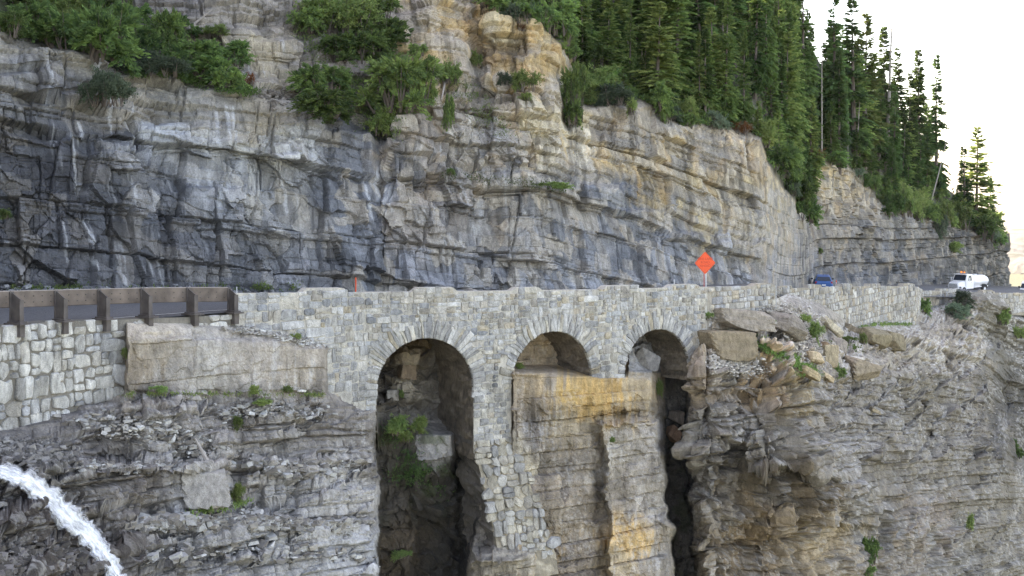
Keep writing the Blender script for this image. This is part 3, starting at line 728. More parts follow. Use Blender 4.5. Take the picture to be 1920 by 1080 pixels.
# ------------------------------------------------------------------ mountainside out of the frame to the left, put there to shade the cliff, valley, far mountain
def build_mountain():
    xs = np.arange(-330, 13, 6.0); ys = np.arange(10, 420, 6.0)
    X, Y = np.meshgrid(xs, ys)
    # distance behind the foot line: cliff front runs from (-27,20) to (-24,70) then back along the gorge wall
    foot = np.interp(Y, [10, 60, 80, 110, 420], [-29, -29, -25, 2, 60])
    d1 = foot - X
    d2 = (Y - 100) * 0.9
    d = np.where(Y < 100, d1, np.maximum(np.minimum(d1, 400), 0))
    lim0 = np.interp(Y, [95, 112, 126, 150, 420], [92, 86, 58, 46, 40])  # ridge heights set to shade cliff and walls but clear the right-hand trees
    h = 100 * (1 - np.exp(-np.clip(d, 0, None) / 17)) + 0.28 * np.clip(d - 40, 0, None)
    lim = lim0 + 0.25 * np.clip(-X - 60, 0, None)
    h = np.minimum(h, lim) + 5 * fbm(X / 30, Y / 30, 701, 4)
    Z = -10 + h * np.where(d < 0, 0, 1)
    Z = np.where(d < 0, -14, Z)
    V = np.stack([X, Y, Z], -1)
    c = np.array([0.05, 0.06, 0.035]) * (0.7 + 0.6 * vn(X / 8, Y / 8, 702))[..., None]
    Q = grid_quads(*X.shape)
    Q = Q[(d.ravel()[Q] > -4).all(1)]
    return struct(mesh_np("shading_mountainside", V, Q, M_ROCK, c, smooth=True))
build_mountain()

def build_valley():
    # valley floor in front of and far below the road, out to the horizon
    r = np.concatenate([[0], np.geomspace(20, 7000, 40)]); a = np.linspace(0, 2 * math.pi, 49)
    R, A = np.meshgrid(r, a)
    X = R * np.sin(A); Y = R * np.cos(A)
    Z = -150 + 12 * fbm(X / 600, Y / 600, 711, 3)
    c = np.array([0.07, 0.08, 0.045]) * (0.7 + 0.6 * vn(X / 300, Y / 300, 712))[..., None]
    struct(mesh_np("ground", np.stack([X, Y, Z], -1), grid_quads(*X.shape), M_ROCK, c, smooth=True))
build_valley()

def build_far_mountain():
    px = np.linspace(1500, 2700, 160); t = np.linspace(0, 1, 60)
    PXm, T = np.meshgrid(px, t)
    top = np.interp(px, [1500, 1870, 1920, 2100, 2400, 2700], [330, 425, 434, 420, 470, 600]) + 10 * fbm(px / 40, px * 0, 721, 4)
    Y = 2500 + T * 900
    X = (PXm - HX) * 2900 / F
    z0 = -165; z1 = (HY - top)[None] * (2900) / F
    Z = z0 + (z1 - z0) * T ** 0.9 + 25 * fbm(X / 60, T * 9, 722, 5) * (1 - T)
    V = np.stack([X * Y / 2900, Y, Z * Y / 2900], -1)
    forest = sm(-0.05, 0.2, fbm(X / 40, T * 14, 723, 4))[..., None]
    c = np.array([0.10, 0.10, 0.095]) * (1 - forest) + np.array([0.035, 0.045, 0.03]) * forest
    struct(mesh_np("far_mountain", V, grid_quads(*PXm.shape), M_ROCK, c))
build_far_mountain()

# ------------------------------------------------------------------ the road wall line
pxg = np.arange(-420, 1456, 1.0)
_k = np.exp(-np.linspace(-2, 2, 121) ** 2); _k /= _k.sum()
Wg = np.convolve(np.pad(Wd(pxg), 60, mode='reflect', reflect_type='odd'), _k, 'valid')
WX = (pxg - HX) * Wg / F
Sg = np.concatenate([[0], np.cumsum(np.hypot(np.diff(WX), np.diff(Wg)))])
class Path:
    """a wall line in plan: arc length -> point and outward normal (towards the gorge)"""
    def __init__(self, X, Y):
        self.X = np.asarray(X, float); self.Y = np.asarray(Y, float)
        self.S = np.concatenate([[0], np.cumsum(np.hypot(np.diff(X), np.diff(Y)))])
    def p(self, s, out=0.0):
        x = np.interp(s, self.S, self.X); y = np.interp(s, self.S, self.Y)
        e = 0.3
        tx = np.interp(s + e, self.S, self.X) - np.interp(s - e, self.S, self.X)
        ty = np.interp(s + e, self.S, self.Y) - np.interp(s - e, self.S, self.Y)
        l = np.hypot(tx, ty) + 1e-9
        return x + out * ty / l, y - out * tx / l
    def px(self, s):
        x, y = self.p(s)
        return HX + F * x / y
    def yat(self, s):
        return np.interp(s, self.S, self.Y)
PW = Path(WX, Wg)
def s_of(px):
    return float(np.interp(px, pxg, Sg))
def zpy(s, py):          # height at arc s that projects to picture row py
    return (HY - py) * PW.yat(s) / F

ROAD_PX = [-420, 0, 440, 700, 888, 1108, 1292, 1455]
ROAD_Z = [-5.35, -5.5, -5.62, -5.86, -6.02, -6.25, -6.45, -6.75]
def road_z_px(px):
    return np.interp(px, ROAD_PX, ROAD_Z)

W2A, W2B, W3A, W3B, W4 = (17.3, 95.0), (37.2, 130.0), (43.2, 148.0), (62.0, 173.0), (88.0, 205.0)

def build_road():
    out = []; inn = []
    for px in np.arange(-420, 1456, 15):
        s = s_of(px); x, y = PW.p(s, -0.1)
        out.append((float(x), float(y), float(road_z_px(px))))
        ip = np.interp(px, [-420, 0, 440, 700, 960, 1292, 1455], [-420, 0, 430, 690, 960, 1270, 1405])
        Y = float(up_depth(np.array([ip]), np.array([598.0]))[0]) + 3.5
        inn.append(((ip - HX) * Y / F, Y, 0))
    tail = [(W2A, 1437, -7.75), ((27.2, 112.5), 1490, -9.0), (W2B, 1545, -10.2), (W3A, 1640, -11.3), (W3B, 1780, -13.4), (W4, 1890, -16.0), ((100, 225), 1960, -17.5)]
    for (x, y), ip, z in tail:
        out.append((x, y, z))
        Y = float(up_depth(np.array([min(ip, 1890.0)]), np.array([598.0]))[0]) + 4 + (20 if ip > 1890 else 0)
        inn.append(((ip - HX) * Y / F, Y, 0))
    o = np.array(out); i = np.array(inn); i[:, 2] = o[:, 2] + 0.05
    # refine
    n0 = len(o); tt = np.linspace(0, n0 - 1, (n0 - 1) * 4 + 1)
    def rs(a): return np.stack([np.interp(tt, np.arange(n0), a[:, k]) for k in range(3)], -1)
    o = rs(o); i = rs(i)
    w = np.linspace(0, 1, 22)[None, :, None]
    V = o[:, None] * (1 - w) + i[:, None] * w
    s = np.arange(V.shape[0])[:, None] * 0.5 + 0 * w[..., 0]
    wear = vn(V[..., 0] / 3, V[..., 1] / 3, 730); edge = sm(0.62, 0.95, np.broadcast_to(w[..., 0], V.shape[:2]))
    c = np.array([0.15, 0.15, 0.153]) * (0.85 + 0.3 * wear)[..., None]
    c = c * (1 - edge[..., None]) + np.array([0.14, 0.13, 0.12]) * edge[..., None]
    struct(mesh_np("road", V, grid_quads(*V.shape[:2]), M_SCREE, c))
    # edge line and centre line
    tan = np.gradient(o, axis=0)[:, :2]; L = np.linalg.norm(tan, axis=1)[:, None]
    nrm = np.stack([-tan[:, 1], tan[:, 0]], -1) / L          # towards the cliff
    for off, col in ((1.0, (0.62, 0.62, 0.6)), (4.3, (0.55, 0.40, 0.08))):
        a = o.copy(); b = o.copy()
        a[:, :2] += nrm * off; b[:, :2] += nrm * (off + 0.13)
        a[:, 2] += 0.035; b[:, 2] += 0.035
        VV = np.stack([a, b], 1)
        struct(mesh_np("road_marking", VV, grid_quads(*VV.shape[:2]), M_SCREE, np.broadcast_to(np.array(col), VV.shape)))
build_road()

# ------------------------------------------------------------------ masonry
def clip_poly(P, nx, ny, c):
    out = []
    n = len(P)
    for i in range(n):
        a = P[i]; b = P[(i + 1) % n]
        da = a[0] * nx + a[1] * ny - c; db = b[0] * nx + b[1] * ny - c
        if da <= 0:
            out.append(a)
        if (da < 0 < db) or (db < 0 < da):
            t = da / (da - db)
            out.append((a[0] + (b[0] - a[0]) * t, a[1] + (b[1] - a[1]) * t))
    return out

def rubble(s0, s1, zlo, zhi, rng, hmin, hmax, wmin, wmax, keep, an=1.15, jit=0.13, big=None):
    """roughly squared rubble: courses of uneven height split again and again into stones of many sizes"""
    polys = []
    def split(a, b, c, d):
        w, h = b - a, d - c
        tw = rng.uniform(wmin, wmax) * (1.5 if rng.random() < .1 else 1); thh = rng.uniform(hmin, hmax)
        if big:
            q = big((a + b) / 2); tw *= q; thh *= q
        if w > tw * 1.5 and (w / tw > h / thh or h < thh * 1.5):
            m = a + w * rng.uniform(.32, .68); split(a, m, c, d); split(m, b, c, d)
        elif h > thh * 1.45:
            m = c + h * rng.uniform(.34, .66); split(a, b, c, m); split(a, b, m, d)
        else:
            if not keep((a + b) / 2, (c + d) / 2):
                return
            k = min(w, h) * jit
            J = lambda: rng.uniform(-k, k * .35)
            P = [(a - J(), c - J()), ((a + b) / 2 + rng.uniform(-.2, .2) * w, c + rng.uniform(-k, k) * .5), (b + J(), c - J()),
                 (b + rng.uniform(-k, k) * .5, (c + d) / 2), (b + J(), d + J()), ((a + b) / 2 + rng.uniform(-.2, .2) * w, d + rng.uniform(-k, k) * .5), (a - J(), d + J()), (a + rng.uniform(-k, k) * .5, (c + d) / 2)]
            polys.append(P)
    z = zlo - 0.2
    while z < zhi + .3:
        h = rng.uniform(hmin * 1.6, hmax * 2.6)
        s = s0 - rng.uniform(0, 1)
        while s < s1 + .3:
            w = rng.uniform(wmax * 2, wmax * 4)
            split(s, s + w, z, z + h)
            s += w
        z += h
    return polys

def area_cen(P):
    A = cx = cy = 0
    for i in range(len(P)):
        x0, y0 = P[i]; x1, y1 = P[(i + 1) % len(P)]
        c = x0 * y1 - x1 * y0; A += c; cx += (x0 + x1) * c; cy += (y0 + y1) * c
    A *= 0.5
    if abs(A) < 1e-6:
        return 0, P[0][0], P[0][1]
    return abs(A), cx / (6 * A), cy / (6 * A)

def stone_mesh(path, P, rng, gap, depth, batter=0.0, zref=0.0):
    """one dressed stone: outline shrunk by the joint, bevelled, with a slightly tilted uneven face"""
    A, cx, cy = area_cen(P)
    size = math.sqrt(A)
    # cut sharp corners a little
    Q = []
    for i in range(len(P)):
        a, b = P[i], P[(i + 1) % len(P)]
        l = math.hypot(b[0] - a[0], b[1] - a[1])
        if l < 0.05:
            continue
        f = min(0.2, 0.035 / l) * rng.uniform(.4, 1.3)
        Q.append((a[0] + (b[0] - a[0]) * f, a[1] + (b[1] - a[1]) * f)); Q.append((b[0] + (a[0] - b[0]) * f, b[1] + (a[1] - b[1]) * f))
    if len(Q) < 3:
        Q = P
    tx, ty = rng.uniform(-.12, .12), rng.uniform(-.12, .12)
    n = len(Q); V = []
    rings = [(gap * 0.6, -0.10), (gap, depth * 0.6), (gap + min(0.03, size * .06), depth)]
    for g, o in rings:
        k = max(0.3, 1 - g / (0.5 * size))
        for (u, v) in Q:
            uu, vv_ = cx + (u - cx) * k, cy + (v - cy) * k
            oo = o + (0 if o < 0 else (tx * (uu - cx) + ty * (vv_ - cy)) + rng.uniform(-.012, .012))
            oo += batter * (zref - vv_)
            x, y = path.p(uu, oo)
            V.append((float(x), float(y), vv_))
    oo = depth + rng.uniform(0.0, 0.05) * min(1, size * 2) + batter * (zref - cy)
    x, y = path.p(cx, oo); V.append((float(x), float(y), cy))
    Fc = []
    for r in (0, 1):
        for i in range(n):
            j = (i + 1) % n
            Fc.append((r * n + i, r * n + j, (r + 1) * n + j, (r + 1) * n + i))
    for i in range(n):
        Fc.append((2 * n + i, 2 * n + (i + 1) % n, 3 * n))
    return V, Fc, A

def place_stones(parent, path, polys, rng, colour, gap=0.022, depth=(0.03, 0.09), name="stone", limit=300, batter=0.0, zref=0.0):
    st = []
    for P in polys:
        A, cx, cy = area_cen(P)
        if A < 0.012:
            continue
        V, Fc, A = stone_mesh(path, P, rng, gap, rng.uniform(*depth), batter, zref)
        Y = sum(v[1] for v in V) / len(V)
        st.append((A / Y ** 2, V, Fc, colour(cx, cy, rng)))
    st.sort(key=lambda q: -q[0])
    for _, V, Fc, c in st[:limit]:
        mesh_py(name, V, Fc, M_STONE, grime(V, c), parent)
    if len(st) > limit:
        VV, FF, CC = [], [], []
        for _, V, Fc, c in st[limit:]:
            o = len(VV)
            VV += V; FF += [tuple(o + k for k in f) for f in Fc]; CC += [c] * len(V)
        struct(mesh_py("small_stones", VV, FF, M_STONE, grime(VV, np.array(CC)), parent), "stuff")

def pick(rng, pal):
    h = rng.choices([p[0] for p in pal], [p[1] for p in pal])[0]
    k = hexc(h) * 0.84
    g = np.array([.47, .455, .43])
    return (k * .58 + g * .42) * rng.uniform(0.70, 1.18)
def grime(V, C, seed=840):
    V = np.asarray(V, float); C = np.asarray(C, float)
    if C.ndim == 1: C = np.tile(C, (len(V), 1))
    s = V[:, 0] * .8 + V[:, 1] * .6; z = V[:, 2]
    d = sm(.05, .4, fbm(s / .6, z / 2.5, seed, 3)) * sm(.35, .6, vn(s / 4, z / 2, seed + 5))
    w = sm(.12, .4, fbm(s / .3, z / 1.8, seed + 9, 3)) * sm(.4, .65, vn(s / 3, z / 2, seed + 11))
    sp = fbm(s / .16, z / .16, seed + 15, 2)
    C = C * (1 - .34 * d - .0 * w + .16 * sp)[:, None]
    return C * (1 - .35 * w[:, None]) + np.array([.66, .655, .64]) * .35 * w[:, None]

PAL_BRIDGE_L = [('#c6c4bf', 6), ('#b7b9bb', 5), ('#a9adb2', 4), ('#979fa9', 2.6), ('#7d8896', 1.4), ('#cfc8ba', 4), ('#c9b794', 1.0), ('#b9b0a0', 3), ('#d8d6d0', 3)]
PAL_BRIDGE_R = [('#cbc9c4', 6), ('#b9bbbd', 5), ('#a9abae', 3), ('#96a0aa', 1.5), ('#d0c8b6', 5), ('#cab896', 2), ('#bba98c', 2), ('#b3aa9c', 4), ('#dddcd8', 3)]
PAL_PIER = [('#b9b8b4', 5), ('#a8aaab', 5), ('#98999b', 3), ('#c9c3b6', 4), ('#bfae92', 2), ('#8e96a0', 1.5)]
PAL_WHITE = [('#cfcdc6', 6), ('#c3c1ba', 5), ('#d6d5d0', 3), ('#b5b7b9', 3), ('#bdb6a8', 3), ('#a9adb3', 1)]
PAL_TAN = [('#c9c0ae', 5), ('#bfb6a6', 5), ('#b3afa8', 4), ('#a7a6a4', 3), ('#cdb998', 3), ('#d3d0c8', 3), ('#9d9c9b', 2)]

BUMPS = [(575, 645, 9), (782, 850, 8), (968, 1010, 6), (1138, 1192, 7), (1262, 1306, 6), (1420, 1446, 5)]
def parapet_py(px):
    py = np.interp(px, [440, 600, 900, 1130, 1292, 1456], [549, 548, 545, 542, 538, 535])
    for a, b, h in BUMPS:
        py = py - h * sm(a - 10, a + 2, px) * (1 - sm(b - 2, b + 10, px))
    return py
ARCH = []
for (pl, pr, crown) in ((706, 887, 634), (959, 1108, 621), (1170, 1292, 617)):
    a, b = s_of(pl), s_of(pr)
    R = (b - a) / 2; sc = (a + b) / 2
    ARCH.append((sc, R, zpy(sc, crown) - R))
BOT_PX = [-420, -160, 0, 60, 150, 234, 236, 440, 540, 613, 617, 660, 706, 887, 889, 964, 966, 1108, 1170, 1292, 1310, 1330, 1380, 1430, 1456]
BOT_PY = [830, 816, 806, 795, 760, 742, 604, 612, 625, 652, 740, 762, 770, 822, 826, 828, 702, 708, 708, 682, 655, 597, 602, 586, 574]
def wall_bot(s):
    px = PW.px(s)
    return zpy(s, np.interp(px, BOT_PX, BOT_PY))
def in_arch(s, z, grow=0.0):
    for sc, R, zs in ARCH:
        if z < zs:
            if abs(s - sc) < R + min(grow, 0.12):
                return True
        elif (s - sc) ** 2 + (z - zs) ** 2 < (R + grow) ** 2:
            return True
    return False

def wall_core(name, path, s0, s1, ztop, zbot, zroad, parent, col, arches=(), thick=0.5, step=0.12):
    """mortar body between and behind the stones: face, top, road side of the parapet"""
    ss = list(np.arange(s0, s1, step)) + [s1]
    eps = []
    for sc, R, zs in arches:
        eps += [sc - R - 1e-4, sc - R + 1e-4, sc + R - 1e-4, sc + R + 1e-4] + list(sc + R * np.cos(np.linspace(0.05, math.pi - 0.05, 40)))
    ss = np.array(sorted(set(ss + [e for e in eps if s0 < e < s1])))
    zt = np.array([ztop(s) for s in ss]); zb = np.array([zbot(s) for s in ss]) - 0.7
    for k, s in enumerate(ss):
        for sc, R, zs in arches:
            if abs(s - sc) < R:
                zb[k] = zs + math.sqrt(max(R * R - (s - sc) ** 2, 0))
    x0, y0 = path.p(ss, 0.0); x1, y1 = path.p(ss, -thick)
    rows = []
    m = 14
    for j in range(m):
        t = j / (m - 1)
        rows.append(np.stack([x0, y0, zb + (zt - zb) * t], -1))
    rows.append(np.stack([x1, y1, zt], -1))
    rows.append(np.stack([x1, y1, np.array([zroad(s) for s in ss]) - 0.1], -1))
    V = np.stack(rows, 0)
    c = np.array(col) * (0.85 + 0.3 * vn(V[..., 0] * 2, V[..., 2] * 2, 801))[..., None]
    return mesh_np(name, V, grid_quads(*V.shape[:2]), M_MORTAR, c, parent)

def build_bridge():
    rng = random.Random(5)
    s0, s1 = s_of(441), s_of(1326)
    ztop = lambda s: float(zpy(s, parapet_py(PW.px(s))))
    x, y = PW.p(s_of(900))
    br = thing("stone_arch_bridge", "pale rubble stone road bridge of three arches with crenellated parapet", "bridge")
    zr = lambda s: float(road_z_px(PW.px(s)))
    wall_core("masonry_core", PW, s0, s1, lambda s: ztop(s) - 0.03, lambda s: float(wall_bot(s)), zr, br, hexc('#c4bfb5') * .9, ARCH)
    ring = {}
    def keep(s, z):
        if s < s0 + .1 or s > s1 - .05 or z > ztop(s) - 0.05:
            return False
        if z < wall_bot(s) - 0.35:
            return False
        return not in_arch(s, z, 0.72)
    polys = rubble(s0, s1, float(zpy(s0, 830)) - 1, ztop(s0) + .5, rng, 0.15, 0.44, 0.18, 0.72, keep, jit=.16, big=lambda s: 1.45 if s < s_of(690) and rng.random() < .7 else (1.3 if rng.random() < .15 else .95))
    out = []
    for P in polys:
        A, cx, cy = area_cen(P)
        zt = ztop(cx)
        P = clip_poly(P, 0, 1, zt + rng.uniform(-.02, .03))
        P = clip_poly(P, -1, 0, -s0) if len(P) > 2 else P
        for sc, R, zs in ARCH:
            if cy < zs and len(P) > 2 and abs(cx - sc) < R + 1.2:
                P = clip_poly(P, 1, 0, sc - R - .02) if cx < sc else clip_poly(P, -1, 0, -(sc + R + .02))
        if len(P) > 2:
            out.append(P)
    def colour(s, z, r):
        px = float(PW.px(s)); py = HY - z * F / float(PW.yat(s))
        if py > 690:
            return pick(r, PAL_PIER)
        return pick(r, PAL_BRIDGE_L if r.random() > (px - 700) / 400 else PAL_BRIDGE_R)
    place_stones(br, PW, out, rng, colour, gap=0.010, depth=(0.01, 0.075))
    # arch rings
    PALV = [('#c9c8c4', 5), ('#b8b8b8', 4), ('#a9aaab', 3), ('#cfc6b2', 2.5), ('#c2b08f', 1), ('#9c9fa4', 2), ('#d9d8d4', 2)]
    for ai, (sc, R, zs) in enumerate(ARCH):
        th = -0.06 if ai else -0.22
        end = math.pi + (0.04 if ai else 0.1)
        if ai == 2:
            th = 0.15
        while th < end:
            w = rng.uniform(0.09, 0.30) / (R + .4)
            L = rng.uniform(0.62, 1.12) if ai else rng.uniform(0.75, 1.3)
            if th < 0.5 or th > 2.65:
                L *= 0.75; w *= 1.2
            j = rng.uniform(-.045, .045)
            pts = []
            for r_, t_ in ((R - .03, th), (R + L * .5, th), (R + L, th + j), (R + L, th + w + j), (R + L * .5, th + w), (R - .03, th + w)):
                pts.append((sc + r_ * math.cos(t_), zs + r_ * math.sin(t_)))
            V, Fc, A = stone_mesh(PW, pts, rng, 0.010, rng.uniform(.03, .10))
            mesh_py("voussoir", V, Fc, M_STONE, grime(V, pick(rng, PALV)), br)
            th += w
    # vaults and jambs running back under the road
    for ai, (sc, R, zs) in enumerate(ARCH):
        zl = float(wall_bot(sc - R - .05)) - 1.0; zrr = float(wall_bot(sc + R + .05)) - 1.0
        prof = [(sc - R, zl + (zs - zl) * t) for t in np.linspace(0, 1, 24)][:-1]
        prof += [(sc - R * math.cos(a), zs + R * math.sin(a)) for a in np.linspace(0, math.pi, 90)]
        prof += [(sc + R, zs + (zrr - zs) * t) for t in np.linspace(0, 1, 24)][1:]
        D = 6.0 if ai == 0 else 5.2
        dd = np.linspace(0.06, -D, 56)
        pr = np.array(prof)
        S = np.repeat(pr[None, :, 0], len(dd), 0); Z = np.repeat(pr[None, :, 1], len(dd), 0); O = np.repeat(dd[:, None], len(pr), 1)
        arcl = np.concatenate([[0], np.cumsum(np.hypot(np.diff(pr[:, 0]), np.diff(pr[:, 1])))])[None] + 0 * O
        f, r1 = facets(arcl / 0.28, O / 0.75, 820 + ai, 0.10, 0.10, 0.05)
        d = f + 0.03 * fbm(arcl / .2, O / .3, 821, 3)
        cz = Z - zs; cs = S - sc; l = np.hypot(cs, np.clip(cz, 0, None)) + 1e-6
        d = np.where(O > 0, 0, d)
        S = S + d * -cs / l; Z = Z + d * np.where(cz > 0, -cz / l, 0)
        x, y = PW.p(S.ravel(), O.ravel())
        V = np.stack([x.reshape(S.shape), y.reshape(S.shape), Z], -1)
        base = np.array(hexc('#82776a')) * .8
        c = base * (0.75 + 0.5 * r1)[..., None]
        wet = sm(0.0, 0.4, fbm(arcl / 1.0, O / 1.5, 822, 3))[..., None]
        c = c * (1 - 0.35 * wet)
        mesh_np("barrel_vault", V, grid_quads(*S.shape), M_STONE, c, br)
    return br
BRIDGE = build_bridge()

def build_buttress():
    # the middle pier goes on down as a battered pile of rough blocks
    rng = random.Random(77)
    z0 = float(zpy(s_of(930), 826)); z1 = float(zpy(s_of(930), 1045)) + .4
    bat = 0.27
    def lim(z):
        py = HY - z * F / 71.5
        return s_of(np.interp(py, [826, 900, 1000, 1080], [888, 898, 910, 916])), s_of(np.interp(py, [826, 860, 950, 1040], [966, 975, 992, 1012]))
    keep = lambda s, z: lim(z)[0] < s < lim(z)[1] and z1 - .2 < z < z0 + .1
    polys = rubble(s_of(885), s_of(1015), z1 - .4, z0 + .1, rng, .22, .75, .24, .8, keep, jit=.3)
    out = [clip_poly(P, 0, 1, z0 + .1) for P in polys]
    PALB = [('#bdb197', 4), ('#aea491', 3), ('#b3afa5', 4), ('#9c9b98', 3), ('#c5baa0', 2)]
    place_stones(BRIDGE, PW, [P for P in out if len(P) > 2], rng, lambda s, z, r: pick(r, PALB) * .98, gap=.004, depth=(.0, .2), name="buttress_stone", batter=bat, zref=z0)
    n = 60; m = 40; zz = np.linspace(z0 + .2, z1 - 1.2, n); V = np.zeros((n, m, 3)); side = np.zeros((n, m))
    for k, z in enumerate(zz):
        a, b_ = lim(z); a -= .02; b_ -= .12
        for q in range(m):
            if q < 12: s, o = a, -2.5 + (bat * (z0 - z) + 2.5) * q / 12; side[k, q] = 1
            elif q >= m - 12: s, o = b_, -2.5 + (bat * (z0 - z) + 2.5) * (m - 1 - q) / 12; side[k, q] = 1
            else: s, o = a + (b_ - a) * (q - 12) / (m - 25), bat * (z0 - z)
            x, y = PW.p(s, o); V[k, q] = (x, y, z)
    u = V[..., 0] * .7 + V[..., 1] * .7
    f, r1 = facets(u / .5, V[..., 2] / .42, 850, .3, .06, .1)
    f2, r2 = facets(u / .18, V[..., 2] / .16, 851, .1, .08, .03)
    V[..., 0] += (f + f2) * side * -.8; V[..., 1] -= (f * .5 + f2) * (1 - side) * .4 - .02
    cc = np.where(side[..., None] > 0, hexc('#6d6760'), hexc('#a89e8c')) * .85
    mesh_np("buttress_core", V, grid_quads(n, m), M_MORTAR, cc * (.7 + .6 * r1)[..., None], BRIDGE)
build_buttress()

def build_retaining_wall():
    rng = random.Random(11)
    s0, s1 = s_of(-330), s_of(440) - .02
    zt = lambda s: float(zpy(s, np.interp(PW.px(s), [-420, 0, 100, 235, 350, 440], [618, 611, 601, 597, 593, 588])))
    w = thing("retaining_wall", "rough retaining wall of big whitish stones below the rusty guardrail", "wall"); w["kind"] = "thing"
    wall_core("wall_core", PW, s0, s1, lambda s: zt(s) - .04, lambda s: float(wall_bot(s)), lambda s: float(road_z_px(PW.px(s))) - .3, w, hexc('#8d887f') * .85, thick=0.9)
    keep = lambda s, z: s0 < s < s1 - .1 and z < zt(s) - .1 and z > wall_bot(s) - .4
    polys = rubble(s0, s1, float(zpy(s0, 840)) - 1, zt(s0) + .6, rng, 0.36, 0.95, 0.34, 0.9, keep, jit=0.22)
    out = []
    for P in polys:
        A, cx, cy = area_cen(P)
        P = clip_poly(P, 0, 1, zt(cx) + rng.uniform(-.05, .03))
        P = clip_poly(P, 1, 0, s1) if len(P) > 2 else P
        if len(P) > 2:
            out.append(P)
    place_stones(w, PW, out, rng, lambda s, z, r: pick(r, PAL_WHITE) * 1.1, gap=0.016, depth=(0.05, 0.15))
build_retaining_wall()

def build_east_wall():
    rng = random.Random(21)
    s0, s1 = s_of(1326) + .01, s_of(1454)
    zt = lambda s: float(zpy(s, parapet_py(PW.px(s))))
    w = thing("parapet_wall", "pale stone parapet wall right of the third arch, ending above the brown scree", "wall"); w["kind"] = "thing"
    wall_core("wall_core", PW, s0, s1, lambda s: zt(s) - .03, lambda s: float(wall_bot(s)), lambda s: float(road_z_px(PW.px(s))), w, hexc('#b5ada0') * .85)
    keep = lambda s, z: s0 < s < s1 - .05 and z < zt(s) - .05 and z > wall_bot(s) - .4
    polys = rubble(s0, s1, float(zpy(s1, 610)), zt(s0) + .6, rng, 0.22, 0.46, 0.26, 0.7, keep)
    out = []
    for P in polys:
        A, cx, cy = area_cen(P)
        P = clip_poly(P, 0, 1, zt(cx) + rng.uniform(-.02, .03))
        P = clip_poly(P, 1, 0, s1) if len(P) > 2 else P
        P = clip_poly(P, -1, 0, -s0) if len(P) > 2 else P
        if len(P) > 2:
            out.append(P)
    place_stones(w, PW, out, rng, lambda s, z, r: pick(r, PAL_BRIDGE_R), gap=0.018)
    # squared end of the parapet
    a = PW.p(s1, 0.03); b = PW.p(s1, -0.5)
    z0, z1 = float(wall_bot(s1)) - .6, zt(s1)
    n = 6; V = []; Fc = []
    for k in range(n):
        za, zb = z0 + (z1 - z0) * k / n + .015, z0 + (z1 - z0) * (k + 1) / n - .015
        q = []
        for (x, y) in (a, b):
            for zz in (za, zb):
                q.append((float(x) + .05, float(y) + .02, zz)); q.append((float(x) - .2, float(y) - .02, zz))
        o = len(V); V += q
        for f in ((0, 2, 6, 4), (1, 5, 7, 3), (0, 1, 3, 2), (4, 6, 7, 5), (0, 4, 5, 1), (2, 3, 7, 6)):
            Fc.append(tuple(o + t for t in f))
    mesh_py("end_stones", V, Fc, M_STONE, pick(rng, PAL_BRIDGE_R), w)
build_east_wall()

def far_wall(name, label, pts, tops, bots, seed, hs, ws, bumps, limit=300, batter=0.0):
    rng = random.Random(seed)
    path = Path([p[0] for p in pts], [p[1] for p in pts])
    s1 = path.S[-1]
    zt0 = lambda s: float(np.interp(s, path.S, tops))
    def zt(s):
        z = zt0(s)
        for a, b, h in bumps:
            if a < s < b:
                z += h
        return z
    zb = lambda s: float(np.interp(s, path.S, bots))
    w = thing(name, label, "wall"); w["kind"] = "thing"
    zr = lambda s: zt0(s) - 0.95
    wall_core("wall_core", path, 0, s1, lambda s: zt(s) - .03, zb, zr, w, hexc('#aaa294') * .85, step=.4)
    keep = lambda s, z: 0.05 < s < s1 - .05 and z < zt(s) - .05 and z > zb(s) - .4
    polys = rubble(0, s1, min(bots) - .4, max(tops) + .6, rng, hs[0], hs[1], ws[0], ws[1], keep)
    out = []
    for P in polys:
        A, cx, cy = area_cen(P)
        P = clip_poly(P, 0, 1, zt(cx) + rng.uniform(-.02, .04))
        P = clip_poly(P, 1, 0, s1) if len(P) > 2 else P
        if len(P) > 2:
            out.append(P)
    place_stones(w, path, out, rng, lambda s, z, r: pick(r, PAL_TAN), gap=0.03, depth=(.04, .1), limit=limit)
    return w
far_wall("retaining_wall", "tall pale stone retaining wall below the blue car, rising from the rock slope", [W2A, (27.2, 112.3), W2B, W3A],
         [-6.72, -7.72, -8.92, -10.5], [-9.6, -11.6, -12.8, -13.6], 31, (0.36, 0.72), (0.36, 0.9),
         [(2, 5, .2), (9, 12, .22), (17, 20, .22), (25, 28, .22), (36, 40, .25)])
far_wall("parapet_wall", "low pale stone parapet in front of the white tanker truck", [(43.5, 149.5), W3B, W4],
         [-10.75, -12.75, -15.0], [-12.8, -14.8, -17.5], 33, (0.4, 0.8), (0.5, 1.2), [(5, 10, .3), (18, 22, .3)], limit=150)

